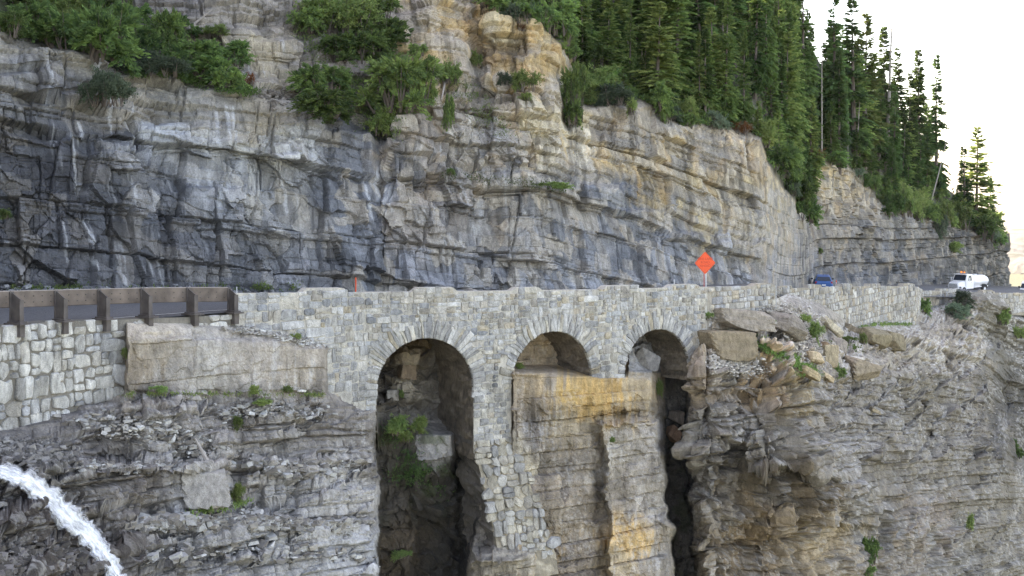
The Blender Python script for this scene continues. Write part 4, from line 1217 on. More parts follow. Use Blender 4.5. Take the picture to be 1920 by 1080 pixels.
# ------------------------------------------------------------------ guardrail
def box_pts(c, ax, ay, az, hx, hy, hz):
    V = []
    for i in (-1, 1):
        for j in (-1, 1):
            for k in (-1, 1):
                V.append(c + ax * hx * i + ay * hy * j + az * hz * k)
    Fc = [(0, 1, 3, 2), (4, 6, 7, 5), (0, 4, 5, 1), (2, 3, 7, 6), (0, 2, 6, 4), (1, 5, 7, 3)]
    return V, Fc
M_RUST = plain("rusty_steel", lin([0.36, 0.335, 0.325]), 0.75, 0.25, 0.3, 2.5)
M_RUSTRAIL = plain("rusty_rail", lin([0.43, 0.385, 0.355]), 0.8, 0.15, 0.38, 1.6)
M_RUSTTOP = plain("pale_rail_top", lin([0.62, 0.58, 0.54]), 0.7, 0.1, 0.2, 3)  # lighter tone for the top faces of the rail
def build_guardrail():
    g = thing("guardrail", "rusty steel guardrail on heavy posts along the left road edge", "guardrail")
    UZ = Vector((0, 0, 1))
    posts = [-230, -142, -56, 28, 111, 191, 271, 357, 433]
    tops = [550, 549, 548, 547, 545, 543, 541, 540, 540]
    fr = []
    for px, tp in zip(posts, tops):
        s = s_of(px + 4)
        x, y = PW.p(s, 0.0); x2, y2 = PW.p(s, 1.0)
        N_ = Vector((float(x2 - x), float(y2 - y), 0)).normalized(); T = UZ.cross(N_).normalized()
        P0 = Vector((float(x), float(y), 0))
        zpl = float(zpy(s, np.interp(px, [-300, 28, 111, 191, 271, 357, 433], [614, 607, 602, 598, 594, 589, 586])))
        zt = float(zpy(s, tp))
        fr.append((s, P0, N_, T, zpl, zt))
        H = zt - zpl
        # post: two flanges and a web cut on a slope at the top
        f_out, f_in = 0.24, -0.30
        zo = zpl + H * 0.74
        V, Fc = box_pts(P0 + N_ * f_out + UZ * (zpl + (zo - zpl) / 2), N_, T, UZ, 0.02, 0.10, (zo - zpl) / 2)
        o = len(V)
        V2, F2 = box_pts(P0 + N_ * f_in + UZ * (zpl + H / 2), N_, T, UZ, 0.02, 0.10, H / 2)
        V += V2; Fc += [tuple(o + k for k in f) for f in F2]
        o = len(V)
        for sd in (-0.018, 0.018):
            for a, b in ((f_in, zpl), (f_out, zpl), (f_out, zo), (f_in, zt - .02)):
                V.append(P0 + N_ * a + T * sd + UZ * b)
        Fc += [(o, o + 1, o + 2, o + 3), (o + 7, o + 6, o + 5, o + 4)] + [(o + k, o + 4 + k, o + 4 + (k + 1) % 4, o + (k + 1) % 4) for k in range(4)]
        mesh_py("post", V, Fc, M_RUST, None, g)
        V, Fc = box_pts(P0 + N_ * 0.02 + UZ * (zpl + 0.0), N_, T, UZ, 0.46, 0.27, 0.028)
        V2, F2 = box_pts(P0 + N_ * 0.0 + UZ * (zpl + 0.06), N_, T, UZ, 0.36, 0.17, 0.032)
        o = len(V); V += V2; Fc += [tuple(o + k for k in f) for f in F2]
        mesh_py("base_plate", V, Fc, M_RUST, None, g)
        V, Fc = box_pts(P0 + N_ * 0.13 + UZ * (zpl - 0.27), N_, T, UZ, 0.17, 0.12, 0.24)
        mesh_py("anchor_block", V, Fc, M_RUST, None, g)
    for k in range(len(fr) - 1):
        sa, Pa, Na, Ta, _, za = fr[k]; sb, Pb, Nb, Tb, _, zb = fr[k + 1]
        A = Pa + Na * -0.40; B = Pb + Nb * -0.40
        d = (B - A).normalized(); n = Vector((d.y, -d.x, 0))
        A = A + d * 0.02; B = B - d * 0.02
        hh = 0.62
        V = []
        # channel section: bevelled top edge towards the road
        prof = [(0.06, 0), (0.06, -hh), (0.02, -hh - .02), (-0.16, -hh - .02), (-0.16, -.05), (-0.08, .02), (0.02, .02)]
        for P, zt in ((A, za), (B, zb)):
            for a, b in prof:
                V.append(P + n * a + UZ * (zt + b))
        m = len(prof)
        Fc = [tuple(range(m)), tuple(range(2 * m - 1, m - 1, -1))] + [(i, m + i, m + (i + 1) % m, (i + 1) % m) for i in range(m)]
        rail = mesh_py("rail_beam", V, Fc, M_RUSTRAIL, None, g)
        rail.data.materials.append(M_RUSTTOP)
        for pi in (2 + 5, 2 + 4, 2 + 6):
            rail.data.polygons[pi].material_index = 1
        # bolts
        BV, BF = [], []
        for t in (0.1, 0.3, 0.5, 0.7, 0.9):
            for dz in (-.2, -.44):
                c = A.lerp(B, t) + n * 0.065 + UZ * (za + (zb - za) * t + dz)
                v, f = box_pts(c, d, n, UZ, .022, .014, .022)
                o = len(BV); BV += v; BF += [tuple(o + k2 for k2 in q) for q in f]
        struct(mesh_py("bolts", BV, BF, M_RUST, None, rail), "stuff")
build_guardrail()
# ------------------------------------------------------------------ vegetation
def spray_mesh(P, D, Lw, side_up, rs):
    """leaf-like diamonds: base point P, direction D, length and width Lw"""
    n = len(P)
    D = D / (np.linalg.norm(D, axis=1, keepdims=True) + 1e-9)
    S = np.cross(D, side_up); S /= np.linalg.norm(S, axis=1, keepdims=True) + 1e-9
    L = Lw[:, :1]; W = Lw[:, 1:]
    tip = P + D * L
    mid = P + D * L * 0.5
    V = np.stack([P, mid + S * W * 0.5, tip, mid - S * W * 0.5], 1).reshape(-1, 3)
    Q = np.arange(n * 4).reshape(-1, 4)
    return V, Q

def unit_rand(rs, n):
    v = rs.normal(size=(n, 3)); return v / np.linalg.norm(v, axis=1, keepdims=True)

G_DARK, G_MID, G_LITE, G_YEL = [np.array(c) for c in ((0.058, 0.10, 0.044), (0.115, 0.19, 0.064), (0.19, 0.28, 0.085), (0.26, 0.32, 0.115))]

def conifer_data(seed, H=12.0, R=1.25, start=0.12, dens=26, droop=0.35, tone=0.5, gaps=0.15, size=0.3):
    rs = np.random.RandomState(seed)
    P, D, LW, Cc = [], [], [], []
    nb = int(H * dens)
    hs = np.sort(rs.uniform(start, 1.0, nb))
    gapv = [(rs.uniform(start, .95), rs.uniform(0.01, 0.04), rs.uniform(0, 6.28)) for _ in range(int(gaps * 60))]
    lump = rs.uniform(0.72, 1.2, 60)
    TV, TQ = [], []
    for h in hs:
        a = rs.uniform(0, 2 * math.pi)
        if any(abs(h - g) < w and math.cos(a - ga) > 0 for g, w, ga in gapv):
            continue
        f = (1 - h) ** 0.8
        L = 1.3 * R * (0.10 + 0.95 * f) * rs.uniform(0.55, 1.12) * lump[int(h * 59)] * min(1, 0.45 + (h - start) / 0.15)
        ca, sa = math.cos(a), math.sin(a)
        base = np.array([0, 0, h * H])
        up0 = 0.15 + 0.5 * h - 0.25 * (1 - h)
        ns = max(8, int(9 + L * 22))
        t = np.sort(rs.uniform(0.12, 1.0, ns))
        zz = L * (up0 * t - droop * t * t * (1.3 - h))
        pos = base + np.stack([ca * L * t, sa * L * t, zz], -1)
        ang = np.where(rs.rand(ns) < .5, 1, -1) * rs.uniform(0.35, 1.0, ns)
        ang[-1] = 0
        dx = np.cos(a + ang); dy = np.sin(a + ang)
        d = np.stack([dx, dy, up0 - 2 * droop * t * (1.3 - h) * 0.7 + rs.uniform(-.35, .15, ns)], -1)
        l = 1.5 * size * rs.uniform(0.6, 1.25, ns) * (1.15 - 0.45 * t) * (0.55 + 0.6 * f)
        P.append(pos); D.append(d); LW.append(np.stack([l, l * rs.uniform(.32, .5, ns)], -1))
        k = np.clip(tone + rs.uniform(-.22, .22) + rs.uniform(-.12, .12, ns)[:, None], 0, 1)
        c = np.where(k < .5, G_DARK + (G_MID - G_DARK) * k * 2, G_MID + (G_LITE - G_MID) * (k - .5) * 2)
        c = c + (G_YEL * 1.25 - c) * np.clip((k - .7) / .3, 0, 1) * .8  # palest crowns pushed to yellow: sunlight painted into the needle colour
        Cc.append(c)
    P = np.concatenate(P); D = np.concatenate(D); LW = np.concatenate(LW); Cc = np.concatenate(Cc)
    V, Q = spray_mesh(P, D, LW, unit_rand(rs, len(P)), rs)
    return V, Q, np.repeat(Cc, 4, 0)

def trunk_data(H, r0, seed, branches=0, bl=0.6, top=0.02):
    rs = np.random.RandomState(seed)
    m = 7; nr = 9
    V = []; Fc = []
    wob = np.cumsum(rs.normal(0, 0.012 * H / 9, (nr, 2)), 0)
    for k in range(nr):
        t = k / (nr - 1); r = r0 * (1 - t) ** 0.85 + top * r0 * 2
        if k == 0: r *= 1.25
        for j in range(m):
            a = 2 * math.pi * j / m
            V.append((wob[k, 0] + r * math.cos(a), wob[k, 1] + r * math.sin(a), H * t - (0.3 if k == 0 else 0)))
    for k in range(nr - 1):
        for j in range(m):
            Fc.append((k * m + j, k * m + (j + 1) % m, (k + 1) * m + (j + 1) % m, (k + 1) * m + j))
    for _ in range(branches):
        t = rs.uniform(0.12, 0.95); a = rs.uniform(0, 6.28); L = bl * rs.uniform(.3, 1) * (1 - .6 * t); r = 0.018 * H / 9
        i = int(t * (nr - 1)); c = np.array([wob[i, 0], wob[i, 1], H * t])
        d = np.array([math.cos(a), math.sin(a), rs.uniform(-.5, .3)]); tip = c + d * L
        s = np.cross(d, [0, 0, 1.0]); s /= np.linalg.norm(s) + 1e-9; u = np.cross(s, d)
        o = len(V)
        for q in (s * r, -s * r * .6 + u * r, -s * r * .6 - u * r):
            V.append(tuple(c + q))
        V.append(tuple(tip))
        Fc += [(o, o + 1, o + 3), (o + 1, o + 2, o + 3), (o + 2, o, o + 3)]
    return V, Fc

CON = []          # (crown mesh, trunk mesh, nominal height)
def make_mesh(name, V, Q, mat, col=None):
    o = mesh_np(name, V, Q, mat, col); me = o.data
    bpy.data.objects.remove(o); return me
def make_mesh_py(name, V, Fc, mat):
    me = bpy.data.meshes.new(name); me.from_pydata(V, [], Fc); me.materials.append(mat); return me
for k, (R, st, tone, droop, dens, gaps) in enumerate([
        (1.25, .10, .42, .40, 40, .15), (1.05, .16, .34, .45, 40, .25), (1.45, .06, .6, .32, 40, .12), (0.95, .08, .30, .40, 40, .22),
        (1.6, .05, .8, .28, 38, .15), (1.15, .28, .40, .45, 40, .2), (0.85, .05, .42, .35, 42, .22), (1.7, .14, .85, .25, 36, .18)]):
    V, Q, c = conifer_data(900 + k, 12.0, R, st, dens, droop, tone, gaps)
    tv, tf = trunk_data(11.8, 0.17, 950 + k, 26, 0.9)
    CON.append((make_mesh("crown", V, Q, M_LEAF, c), make_mesh_py("trunk", tv, tf, M_BARK)))
SNAG = [make_mesh_py("trunk", *trunk_data(10, 0.16, 970 + k, 40, 1.0, .12), M_DEADWOOD) for k in range(3)]
POLE = [make_mesh_py("trunk", *trunk_data(10, 0.11, 980 + k, 3, .3, .2), M_DEADWOOD) for k in range(2)]

def tree(kind, pos, H, wide, label, group, rz, lean=(0, 0)):
    o = thing("conifer_tree", label, "tree", pos, rz, group)
    o.rotation_euler = (lean[0], lean[1], rz)
    sc = H / 12.0
    o.scale = (sc * wide, sc * wide, sc)
    for nm, me in (("trunk", CON[kind][1]), ("crown", CON[kind][0])):
        c = bpy.data.objects.new(nm, me); COL.objects.link(c); c.parent = o
    return o

def snag(me, pos, H, label, lean=(0, 0, 0), wide=1.0, name="dead_tree"):
    o = bpy.data.objects.new(name, me); COL.objects.link(o)
    o.location = pos; o.rotation_euler = lean; o.scale = (H / 10 * wide, H / 10 * wide, H / 10)
    return tag(o, label, "dead tree")

R_ = random.Random(77)
# trees one can point at: (px, base py, top py, kind, width factor, label)
NAMED = [
 (1487, 276, 10, 4, .82, "tall yellow-green sunlit-coloured fir with a bare pale lower trunk above the cliff corner"),
 (1620, 312, 28, 7, 1.1, "broad bright yellow-green fir standing out against the white sky"),
 (1831, 436, 240, 7, 1.35, "pale sunlit-coloured fir standing alone near the far end of the cliff"),
 (1808, 432, 276, 3, 1.5, "slim dark fir just left of the lone pale fir at the cliff end"),
 (1757, 372, 106, 3, 1.0, "dark spire-topped fir at the right edge of the forest, above the leaning bare pole"),
 (1720, 352, 96, 6, 1.25, "slender dark fir with a needle-thin top, second spire from the forest's right edge"),
 (1566, 296, -30, 1, 1.0, "very tall dark fir whose top leaves the picture, just right of the sky gap"),
 (1600, 300, -14, 3, 1.25, "tall dark fir with a bare tufted top left of the broad bright fir"),
 (1662, 326, 52, 5, 1.0, "dark ragged fir beside the grey dead treetop"),
 (1684, 332, 92, 0, .9, "dark narrow fir right of the grey dead treetop"),
 (1702, 346, 138, 1, 1.0, "short dark fir between the two thin spires near the forest edge"),
 (1740, 362, 196, 0, 1.0, "small dark fir filling in below the right-hand spires"),
 (1857, 450, 330, 2, 1.4, "low dark bushy fir at the very end of the cliff top"),
 (1508, 268, -30, 1, 1.15, "tall dark fir forming the left side of the narrow sky gap"),
 (1574, 322, 96, 6, 1.1, "thin olive-topped fir in front of the tall dark firs beside the sky gap"),
 (1436, 240, -60, 5, .8, "very tall fir with a long bare trunk behind the cliff corner"),
 (1462, 262, -40, 4, .7, "tall light green fir just left of the sunlit-coloured bare-trunked fir"),
 (1330, 226, 58, 4, .8, "light olive young fir with a visible pale stem above the ochre cliff"),
 (1312, 226, 62, 4, .75, "soft grey-green young fir at the left of a close pair above the ochre cliff"),
 (1360, 236, -10, 2, .85, "mid green pointed fir with a pale streaked trunk above the ochre cliff"),
 (1395, 246, 60, 2, .8, "bright green fir leaning over the cliff edge near its corner"),
 (1275, 110, -110, 5, .9, "tall fir with a straight pale trunk high on the slope"),
 (1422, 258, 190, 4, 1.2, "small vivid green fir on the very corner of the cliff"),
 (1180, 170, -10, 4, .7, "light green thin fir with a white stem on the middle of the slope"),
 (1212, 190, 66, 2, .9, "leafy green fir above the pale landslip scar in the cliff edge"),
]
for px, by, ty, k, w, lab in NAMED:
    p = up_pt(px, by); H = (by - ty) * p.y / F
    tree(k, p, H, w, lab, None, R_.uniform(0, 6.28), (R_.uniform(-.02, .02), R_.uniform(-.02, .02)))
snag(SNAG[0], up_pt(1541, 292), (292 - 18) * up_pt(1541, 292).y / F, "thin grey dead spire rising in the sky gap", (0, 0, 1), .28)
snag(SNAG[1], up_pt(1662, 330), (330 - 36) * up_pt(1662, 330).y / F, "grey dead treetop leaning right above the dark firs", (0, 0.035, 0.3), .8)
snag(POLE[0], up_pt(1590, 302), 118 * up_pt(1590, 302).y / F, "thin white bare pole trunk, left one of two close together", (0, 0, 0), .4)
snag(POLE[1], up_pt(1605, 312), 124 * up_pt(1605, 312).y / F, "thick white bare trunk, right one of two close together", (0, .055, 0), .8)
snag(POLE[0], up_pt(1741, 398), 140 * up_pt(1741, 398).y / F, "pale bare pole leaning right across the last firs of the forest", (0, .25, 0), .75)
snag(POLE[1], up_pt(1128, 62), 62 * up_pt(1128, 62).y / F, "crooked white stem standing among green bushes on the slope", (0, -.05, 0), 1.3)
snag(POLE[0], up_pt(1060, 20), 40 * up_pt(1060, 20).y / F, "short white stem at the top edge above the cliff notch", (0, .12, 0), 1.2)

# the forest behind: zones with one true label each
ENV_PX = [1000, 1150, 1300, 1420, 1500, 1522, 1535, 1560, 1600, 1640, 1690, 1735, 1765, 1790, 1815, 1870]
ENV_PY = [-400, -400, -400, -300, -120, 60, 170, 30, 60, 95, 160, 185, 300, 345, 352, 405]
ZONES = [(1000, 1190, "left of the tall forest", "conifers on the upper slope"),
         (1190, 1430, "above the ochre cliff", "conifers above the ochre cliff"),
         (1430, 1560, "behind the cliff corner", "conifers behind the cliff corner"),
         (1560, 1880, "in the stand against the sky", "conifers towards the sky")]
cand = []
for px in list(np.arange(1010, 1450, 15)) + list(np.arange(1450, 1872, 7)):
    e = float(np.interp(px, E_PX, E_PY)); tp = float(np.interp(px, TOP_PX, TOP_PY))
    for by in np.arange(e - 8, max(tp, -160), -27 if px < 1450 else -22):
        cand.append((px + R_.uniform(-9, 9), by + R_.uniform(-9, 6)))
R_.shuffle(cand)
n_forest = 0
for px, by in cand:
    e = float(np.interp(px, E_PX, E_PY))
    if by > e - 4 or n_forest > 275:
        continue
    p = up_pt(px, by)
    env = float(np.interp(px, ENV_PX, ENV_PY))
    big = px > 1190
    H = R_.uniform(7, 13) if big else R_.uniform(3.0, 7.5)
    if by > e - 30:
        H *= R_.uniform(.35, .7)
    hpx = H * F / p.y
    if by - hpx < env:
        hpx = (by - env) * R_.uniform(.75, 1.0); H = hpx * p.y / F
    if hpx < 20:
        continue
    if 1518 < px < 1536 and by - hpx < 150:
        continue
    k = R_.choice([0, 1, 2, 3, 5, 6, 4, 7, 2] if px > 1400 else [1, 2, 4, 5, 7, 5, 2, 0])
    z = next(q for q in ZONES if q[0] <= min(max(px, 1000), 1879) < q[1])
    shape = {0: "slim green", 1: "narrow dark green", 2: "fuller mid green", 3: "spire-thin dark", 4: "broad light green", 5: "bare-stemmed dark", 6: "needle-thin green", 7: "broad yellow-green"}[k]
    row = "on the rim" if by > e - 40 else ("in the middle rows" if by > e - 120 else "far up")
    size = "tall " if hpx > 190 else ("short " if hpx < 75 else "")
    lab = size + shape + " conifer " + row + " " + z[2]
    tree(k, p, H, R_.uniform(.8, 1.25) * (1.0 if H > 6 else 1.3) * (1.15 if px > 1530 else (R_.uniform(1.0, 1.6) if px < 1400 else R_.uniform(.8, 1.2))), lab, z[3], R_.uniform(0, 6.28), (R_.uniform(-.04, .04), R_.uniform(-.04, .04)))
    n_forest += 1

# shrubs ---------------------------------------------------------------
def shrub_data(seed, kind):
    """bush of radius about 1: 'fir' bushy conifer, 'leafy' broad-leaved, 'blue' grey-green willow, 'rust' dead brown twigs"""
    rs = np.random.RandomState(seed)
    P, D, LW, Cc = [], [], [], []
    nb = {'fir': 230, 'leafy': 230, 'blue': 230, 'rust': 110}[kind]
    pal = {'fir': (G_DARK * 1.4, G_LITE * 1.3), 'leafy': (G_MID * 1.1, G_YEL * 1.15), 'blue': (np.array((.09, .13, .085)), np.array((.18, .235, .155))), 'rust': (np.array((.12, .05, .02)), np.array((.22, .09, .035)))}[kind]
    # a few leading stems, each with its own mound of branches
    lead = [(rs.uniform(-.75, .75), rs.uniform(-.5, .5), rs.uniform(.0, .85), rs.uniform(.28, .7)) for _ in range(12)]
    for b in range(nb):
        lx, ly, lz, lr = lead[rs.randint(len(lead))]
        a = rs.uniform(0, 6.28); el = rs.uniform(-.75, 1.15)
        d = np.array([math.cos(a) * math.cos(el), math.sin(a) * math.cos(el), math.sin(el)])
        L = lr * rs.uniform(.5, 1.1)
        ns = 56
        t = rs.uniform(0.2, 1, ns)
        base = np.array([lx, ly, lz])
        drp = -.28 if kind == 'fir' else -.1
        pos = base + d * (L * t)[:, None] + np.array([0, 0, 1]) * (drp * L * t * t)[:, None] + rs.normal(0, .035, (ns, 3))
        if kind == 'fir':
            dd = d + np.cross(d, [0, 0, 1]) * rs.choice([-1, 1], ns)[:, None] * rs.uniform(.3, .9, ns)[:, None] + np.array([0, 0, -.1])
            l = rs.uniform(.07, .15, ns); w = l * .38
        else:
            dd = unit_rand(rs, ns) + d * .5
            l = rs.uniform(.05, .095, ns); w = l * (.6 if kind != 'rust' else .25)
        P.append(pos); D.append(dd); LW.append(np.stack([l, w], -1))
        k = np.clip(rs.uniform(.1, .8) + rs.uniform(-.25, .25, ns), 0, 1)[:, None]
        Cc.append(pal[0] + (pal[1] - pal[0]) * k)
    P = np.concatenate(P); D = np.concatenate(D); LW = np.concatenate(LW); Cc = np.concatenate(Cc)
    V, Q = spray_mesh(P, D, LW, unit_rand(rs, len(P)) + np.array([0, 0, .6]), rs)
    stems = []
    sv, sf = [], []
    for lx, ly, lz, lr in lead:
        for q in range(3):
            a = rs.uniform(0, 6.28); tip = np.array([lx + .3 * math.cos(a), ly + .3 * math.sin(a), lz + lr * .7])
            b0 = np.array([lx * .8, ly * .8, -.2]); o = len(sv)
            sv += [tuple(b0 + np.array([.03, 0, 0])), tuple(b0 + np.array([-.015, .026, 0])), tuple(b0 + np.array([-.015, -.026, 0])), tuple(tip)]
            sf += [(o, o + 1, o + 3), (o + 1, o + 2, o + 3), (o + 2, o, o + 3)]
    return V, Q, np.repeat(Cc, 4, 0), sv, sf
SHR = {}
for kd, n in (('fir', 4), ('leafy', 4), ('blue', 2), ('rust', 1)):
    for q in range(n):
        V, Q, c, sv, sf = shrub_data(1000 + 10 * len(SHR) + q, kd)
        SHR.setdefault(kd, []).append((make_mesh("foliage", V, Q, M_LEAF, c), make_mesh_py("stems", sv, sf, M_BARK)))

def shrub(kd, pos, wpx, hpx, label, group=None, tilt=0.0, name=None):
    Y = pos[1]
    o = thing(name or {'fir': 'fir_shrub', 'leafy': 'leafy_bush', 'blue': 'willow_bush', 'rust': 'dead_brush'}[kd], label, "bush" if kd != 'fir' else "shrub", pos, R_.uniform(0, 6.28), group)
    sx = (1.3 if kd == 'fir' else 1.15) * wpx * Y / F / 2.0; sz = 1.1 * hpx * Y / F / 1.5
    o.scale = (sx, sx * .85, sz); o.rotation_euler = (0, tilt, R_.uniform(0, 6.28) if not tilt else 0)
    f, s = R_.choice(SHR[kd])
    for nm, me in (("stems", s), ("foliage", f)):
        c = bpy.data.objects.new(nm, me); COL.objects.link(c); c.parent = o
    return o

UPSHR = [
 (40, 20, 120, 70, 'fir', .2, "dark fir shrub at the very top left, behind the ledge edge"),
 (105, 40, 120, 80, 'leafy', .4, "mid green bush at the top of the picture, left of the big bushy mass"),
 (222, 70, 90, 80, 'fir', .4, "fir shrub at the top right of the left ledge thicket"),
 (256, 132, 70, 50, 'blue', .9, "grey-green bush between the left thicket and the middle ledge"),
 (345, 70, 60, 50, 'fir', .5, "fir shrub with pointed top beside the pointed dark one on the middle ledge"),
 (350, 112, 80, 46, 'leafy', .8, "leafy bush in the middle of the middle ledge thicket"),
 (420, 120, 70, 50, 'fir', 1.0, "olive fir shrub above the spreading one on the middle ledge"),
 (610, 30, 80, 60, 'leafy', .8, "light green bush at the top edge, left end of the big hanging thicket"),
 (575, 60, 60, 50, 'fir', .6, "dark shrub in the shade left of the big hanging thicket"),
 (710, 140, 90, 50, 'fir', 1.6, "fir shrub linking the big thicket and the lower hanging clump"),
 (795, 190, 44, 60, 'leafy', 1.2, "bright green right edge of the lower hanging clump"),
 (930, 14, 70, 50, 'fir', .6, "dark fir shrub at the top edge left of the rocky notch"),
 (960, 12, 60, 40, 'leafy', .6, "light green bush at the top edge above the notch"),
 (1000, 44, 60, 40, 'fir', .8, "fir shrub just right of the notch head"),
 (1010, 20, 110, 60, 'fir', .5, "dark fir shrub at the top edge right of the notch"),
 (1060, 80, 70, 50, 'leafy', .8, "leafy bush between the two dark rim shrubs"),
 (1110, 140, 90, 60, 'fir', .8, "fir shrub on the slope above the tall narrow shrub"),
 # px, py of the foot, width, height, kind, lift towards the eye, label
 (20, 62, 90, 62, 'leafy', .6, "light green bush at the top left corner of the picture"),
 (70, 66, 110, 74, 'fir', .8, "feathery dark fir shrub second from the left on the left ledge"),
 (120, 92, 90, 60, 'fir', 1.0, "low green fir shrub spilling over the left ledge edge"),
 (178, 112, 150, 120, 'fir', 1.0, "big bushy fir mass in the middle of the left ledge"),
 (232, 120, 90, 90, 'fir', .6, "fir shrub with a drooping right side against the grey rock band"),
 (160, 50, 120, 70, 'fir', 0, "dark fir shrub behind the big bushy mass at the top of the picture"),
 (198, 186, 92, 84, 'blue', 1.8, "grey-green willow bush hanging down the cliff face on the left"),
 (320, 104, 74, 92, 'fir', .6, "pointed dark fir shrub in front of the grey rock band"),
 (300, 136, 90, 50, 'blue', .8, "grey-green low bush at the left of the middle ledge"),
 (365, 132, 90, 64, 'fir', 1.0, "yellowish green fir shrub on the middle ledge"),
 (395, 146, 110, 62, 'fir', 1.2, "low spreading fir shrub at the lip of the middle ledge"),
 (436, 164, 60, 46, 'fir', 1.2, "bright green fir shrub at the right end of the middle ledge beside rusty twigs"),
 (462, 158, 36, 34, 'rust', 1.2, "rust coloured dead twigs at the right end of the middle ledge"),
 (405, 66, 50, 24, 'leafy', .6, "light green bush behind the dead branch on the left rock band"),
 (610, 176, 92, 66, 'fir', 1.8, "light fir shrub clinging to the grey rock face, upper half of a pair"),
 (618, 218, 110, 60, 'fir', 2.0, "light fir shrub clinging to the grey rock face, lower half of a pair"),
 (582, 196, 26, 34, 'rust', 2.2, "reddish dead twigs under the fir shrub on the grey rock face"),
 (640, 60, 130, 80, 'leafy', 1.0, "light green bush at the top of the big hanging thicket"),
 (690, 100, 130, 90, 'fir', 1.2, "dark green fir shrub in the middle of the big hanging thicket"),
 (650, 118, 100, 60, 'fir', 1.0, "olive fir shrub at the left of the big hanging thicket"),
 (700, 50, 80, 60, 'fir', .6, "dim green fir shrub at the upper right of the big hanging thicket"),
 (748, 150, 70, 50, 'fir', 1.6, "pale olive fir shrub at the top of the lower hanging clump"),
 (752, 205, 120, 110, 'fir', 2.2, "dark fir shrub hanging over the cliff below the big thicket"),
 (722, 246, 74, 56, 'leafy', 1.8, "leafy green bush at the foot of the hanging thicket"),
 (785, 104, 30, 26, 'fir', .8, "small round dark shrub on the tan rock right of the thicket"),
 (842, 150, 40, 50, 'leafy', 1.0, "small bright green bush on the tan rock below a bare ledge"),
 (839, 236, 20, 72, 'fir', .9, "narrow hanging vine-like green strip on the cliff joint"),
 (892, 118, 30, 34, 'leafy', .8, "small green bush in the rocky notch"),
 (985, 166, 48, 40, 'leafy', 1.0, "dark leafy bush on a ledge right of the notch"),
 (988, 186, 30, 18, 'leafy', .8, "tiny green bush just below the ledge bush right of the notch"),
 (945, 156, 28, 26, 'blue', .9, "greyish small bush left of the ledge bush in the notch"),
 (970, 40, 60, 40, 'blue', .8, "grey-green bush at the head of the rocky notch"),
 (978, 56, 16, 18, 'rust', 1.0, "small rust red bush on the notch rim"),
 (1030, 62, 80, 70, 'fir', .8, "dark fir shrub on the rim right of the notch"),
 (1090, 100, 110, 62, 'fir', .8, "dark green spreading fir shrub on the slope rim"),
 (1076, 222, 46, 110, 'fir', 1.2, "tall narrow green shrub standing in the cliff joint"),
 (1072, 232, 34, 50, 'fir', 1.4, "small yellow-green shrub at the foot of the tall narrow shrub"),
 (1118, 178, 90, 70, 'leafy', .8, "leafy bush above the tan cliff right of the tall narrow shrub"),
 (1150, 192, 70, 44, 'blue', .8, "grey-green bush on the cliff rim left of the landslip scar"),
 (1182, 210, 36, 36, 'leafy', .9, "bright leafy bush hanging left of the landslip scar"),
 (1236, 206, 60, 66, 'fir', .8, "dark fir shrub right of the landslip scar"),
 (1250, 226, 30, 34, 'leafy', .9, "small leafy bush hanging below the rim right of the landslip scar"),
 (1285, 216, 44, 40, 'leafy', .7, "olive bush on the rim above the ochre cliff"),
 (1340, 236, 50, 34, 'blue', .7, "grey-green bush on the rim below the light young firs"),
 (1392, 250, 54, 32, 'rust', .8, "rust brown dead brush on the rim near the cliff corner"),
 (1432, 268, 56, 56, 'leafy', .6, "bright green bush at the corner of the cliff"),
 (1456, 318, 60, 66, 'fir', 1.0, "dark fir shrub at the top of the green strip below the cliff corner"),
 (1478, 350, 60, 66, 'fir', 1.0, "dark fir shrub in the middle of the green strip below the cliff corner"),
 (1498, 384, 60, 66, 'fir', 1.2, "mid green fir shrub low in the green strip below the cliff corner"),
 (1508, 416, 44, 50, 'fir', 1.2, "fir shrub at the bottom tip of the green strip"),
 (1482, 300, 60, 40, 'fir', .4, "dim fir shrub behind the green strip near the bare trunks"),
 (1520, 300, 70, 30, 'rust', .4, "reddish dead brush at the top of the pale outcrop"),
 (1558, 308, 50, 28, 'fir', .5, "dark shrub behind the pale outcrop"),
 (1632, 350, 46, 34, 'leafy', .6, "small olive bush right of the pale outcrop"),
 (1690, 396, 80, 70, 'leafy', 1.0, "large leafy green bush above the grey cliff left of the leaning pole"),
 (1725, 404, 70, 60, 'leafy', 1.0, "leafy green bush just left of the leaning pole foot"),
 (1668, 402, 40, 50, 'fir', .8, "fir shrub hanging at the right end of the pale outcrop"),
 (1764, 414, 60, 54, 'leafy', 1.0, "leafy green bush right of the leaning pole foot"),
 (1800, 424, 70, 62, 'leafy', 1.0, "leafy bush below the slim dark fir at the cliff end"),
 (1762, 440, 34, 50, 'blue', 1.2, "pale green bush hanging on the grey cliff below the leaning pole"),
 (1838, 446, 70, 52, 'fir', 1.0, "dark fir shrub at the foot of the lone pale fir"),
 (1866, 458, 40, 40, 'fir', 1.0, "last dark shrub at the far tip of the cliff"),
 (1790, 470, 40, 22, 'leafy', 1.0, "thin green growth on the far grey cliff face"),
 (1540, 474, 12, 12, 'leafy', 1.0, "tiny green tuft on the grey cliff above the blue car"),
 (1040, 352, 60, 16, 'leafy', .9, "low dry green growth on a sloping ledge in the middle of the cliff"),
 (845, 326, 22, 16, 'leafy', .8, "small green tuft on the middle cliff"),
 (12, 408, 34, 22, 'leafy', .9, "small green tuft on the dark cliff at the left edge"),
]
for px, py, w, h, kd, lift, lab in UPSHR:
    p = up_pt(px, py); p = at(px, py + h * (.02 if kd != 'fir' else -.08), p.y - lift - .25)
    shrub(kd, p, w, h, lab)
fr = 0
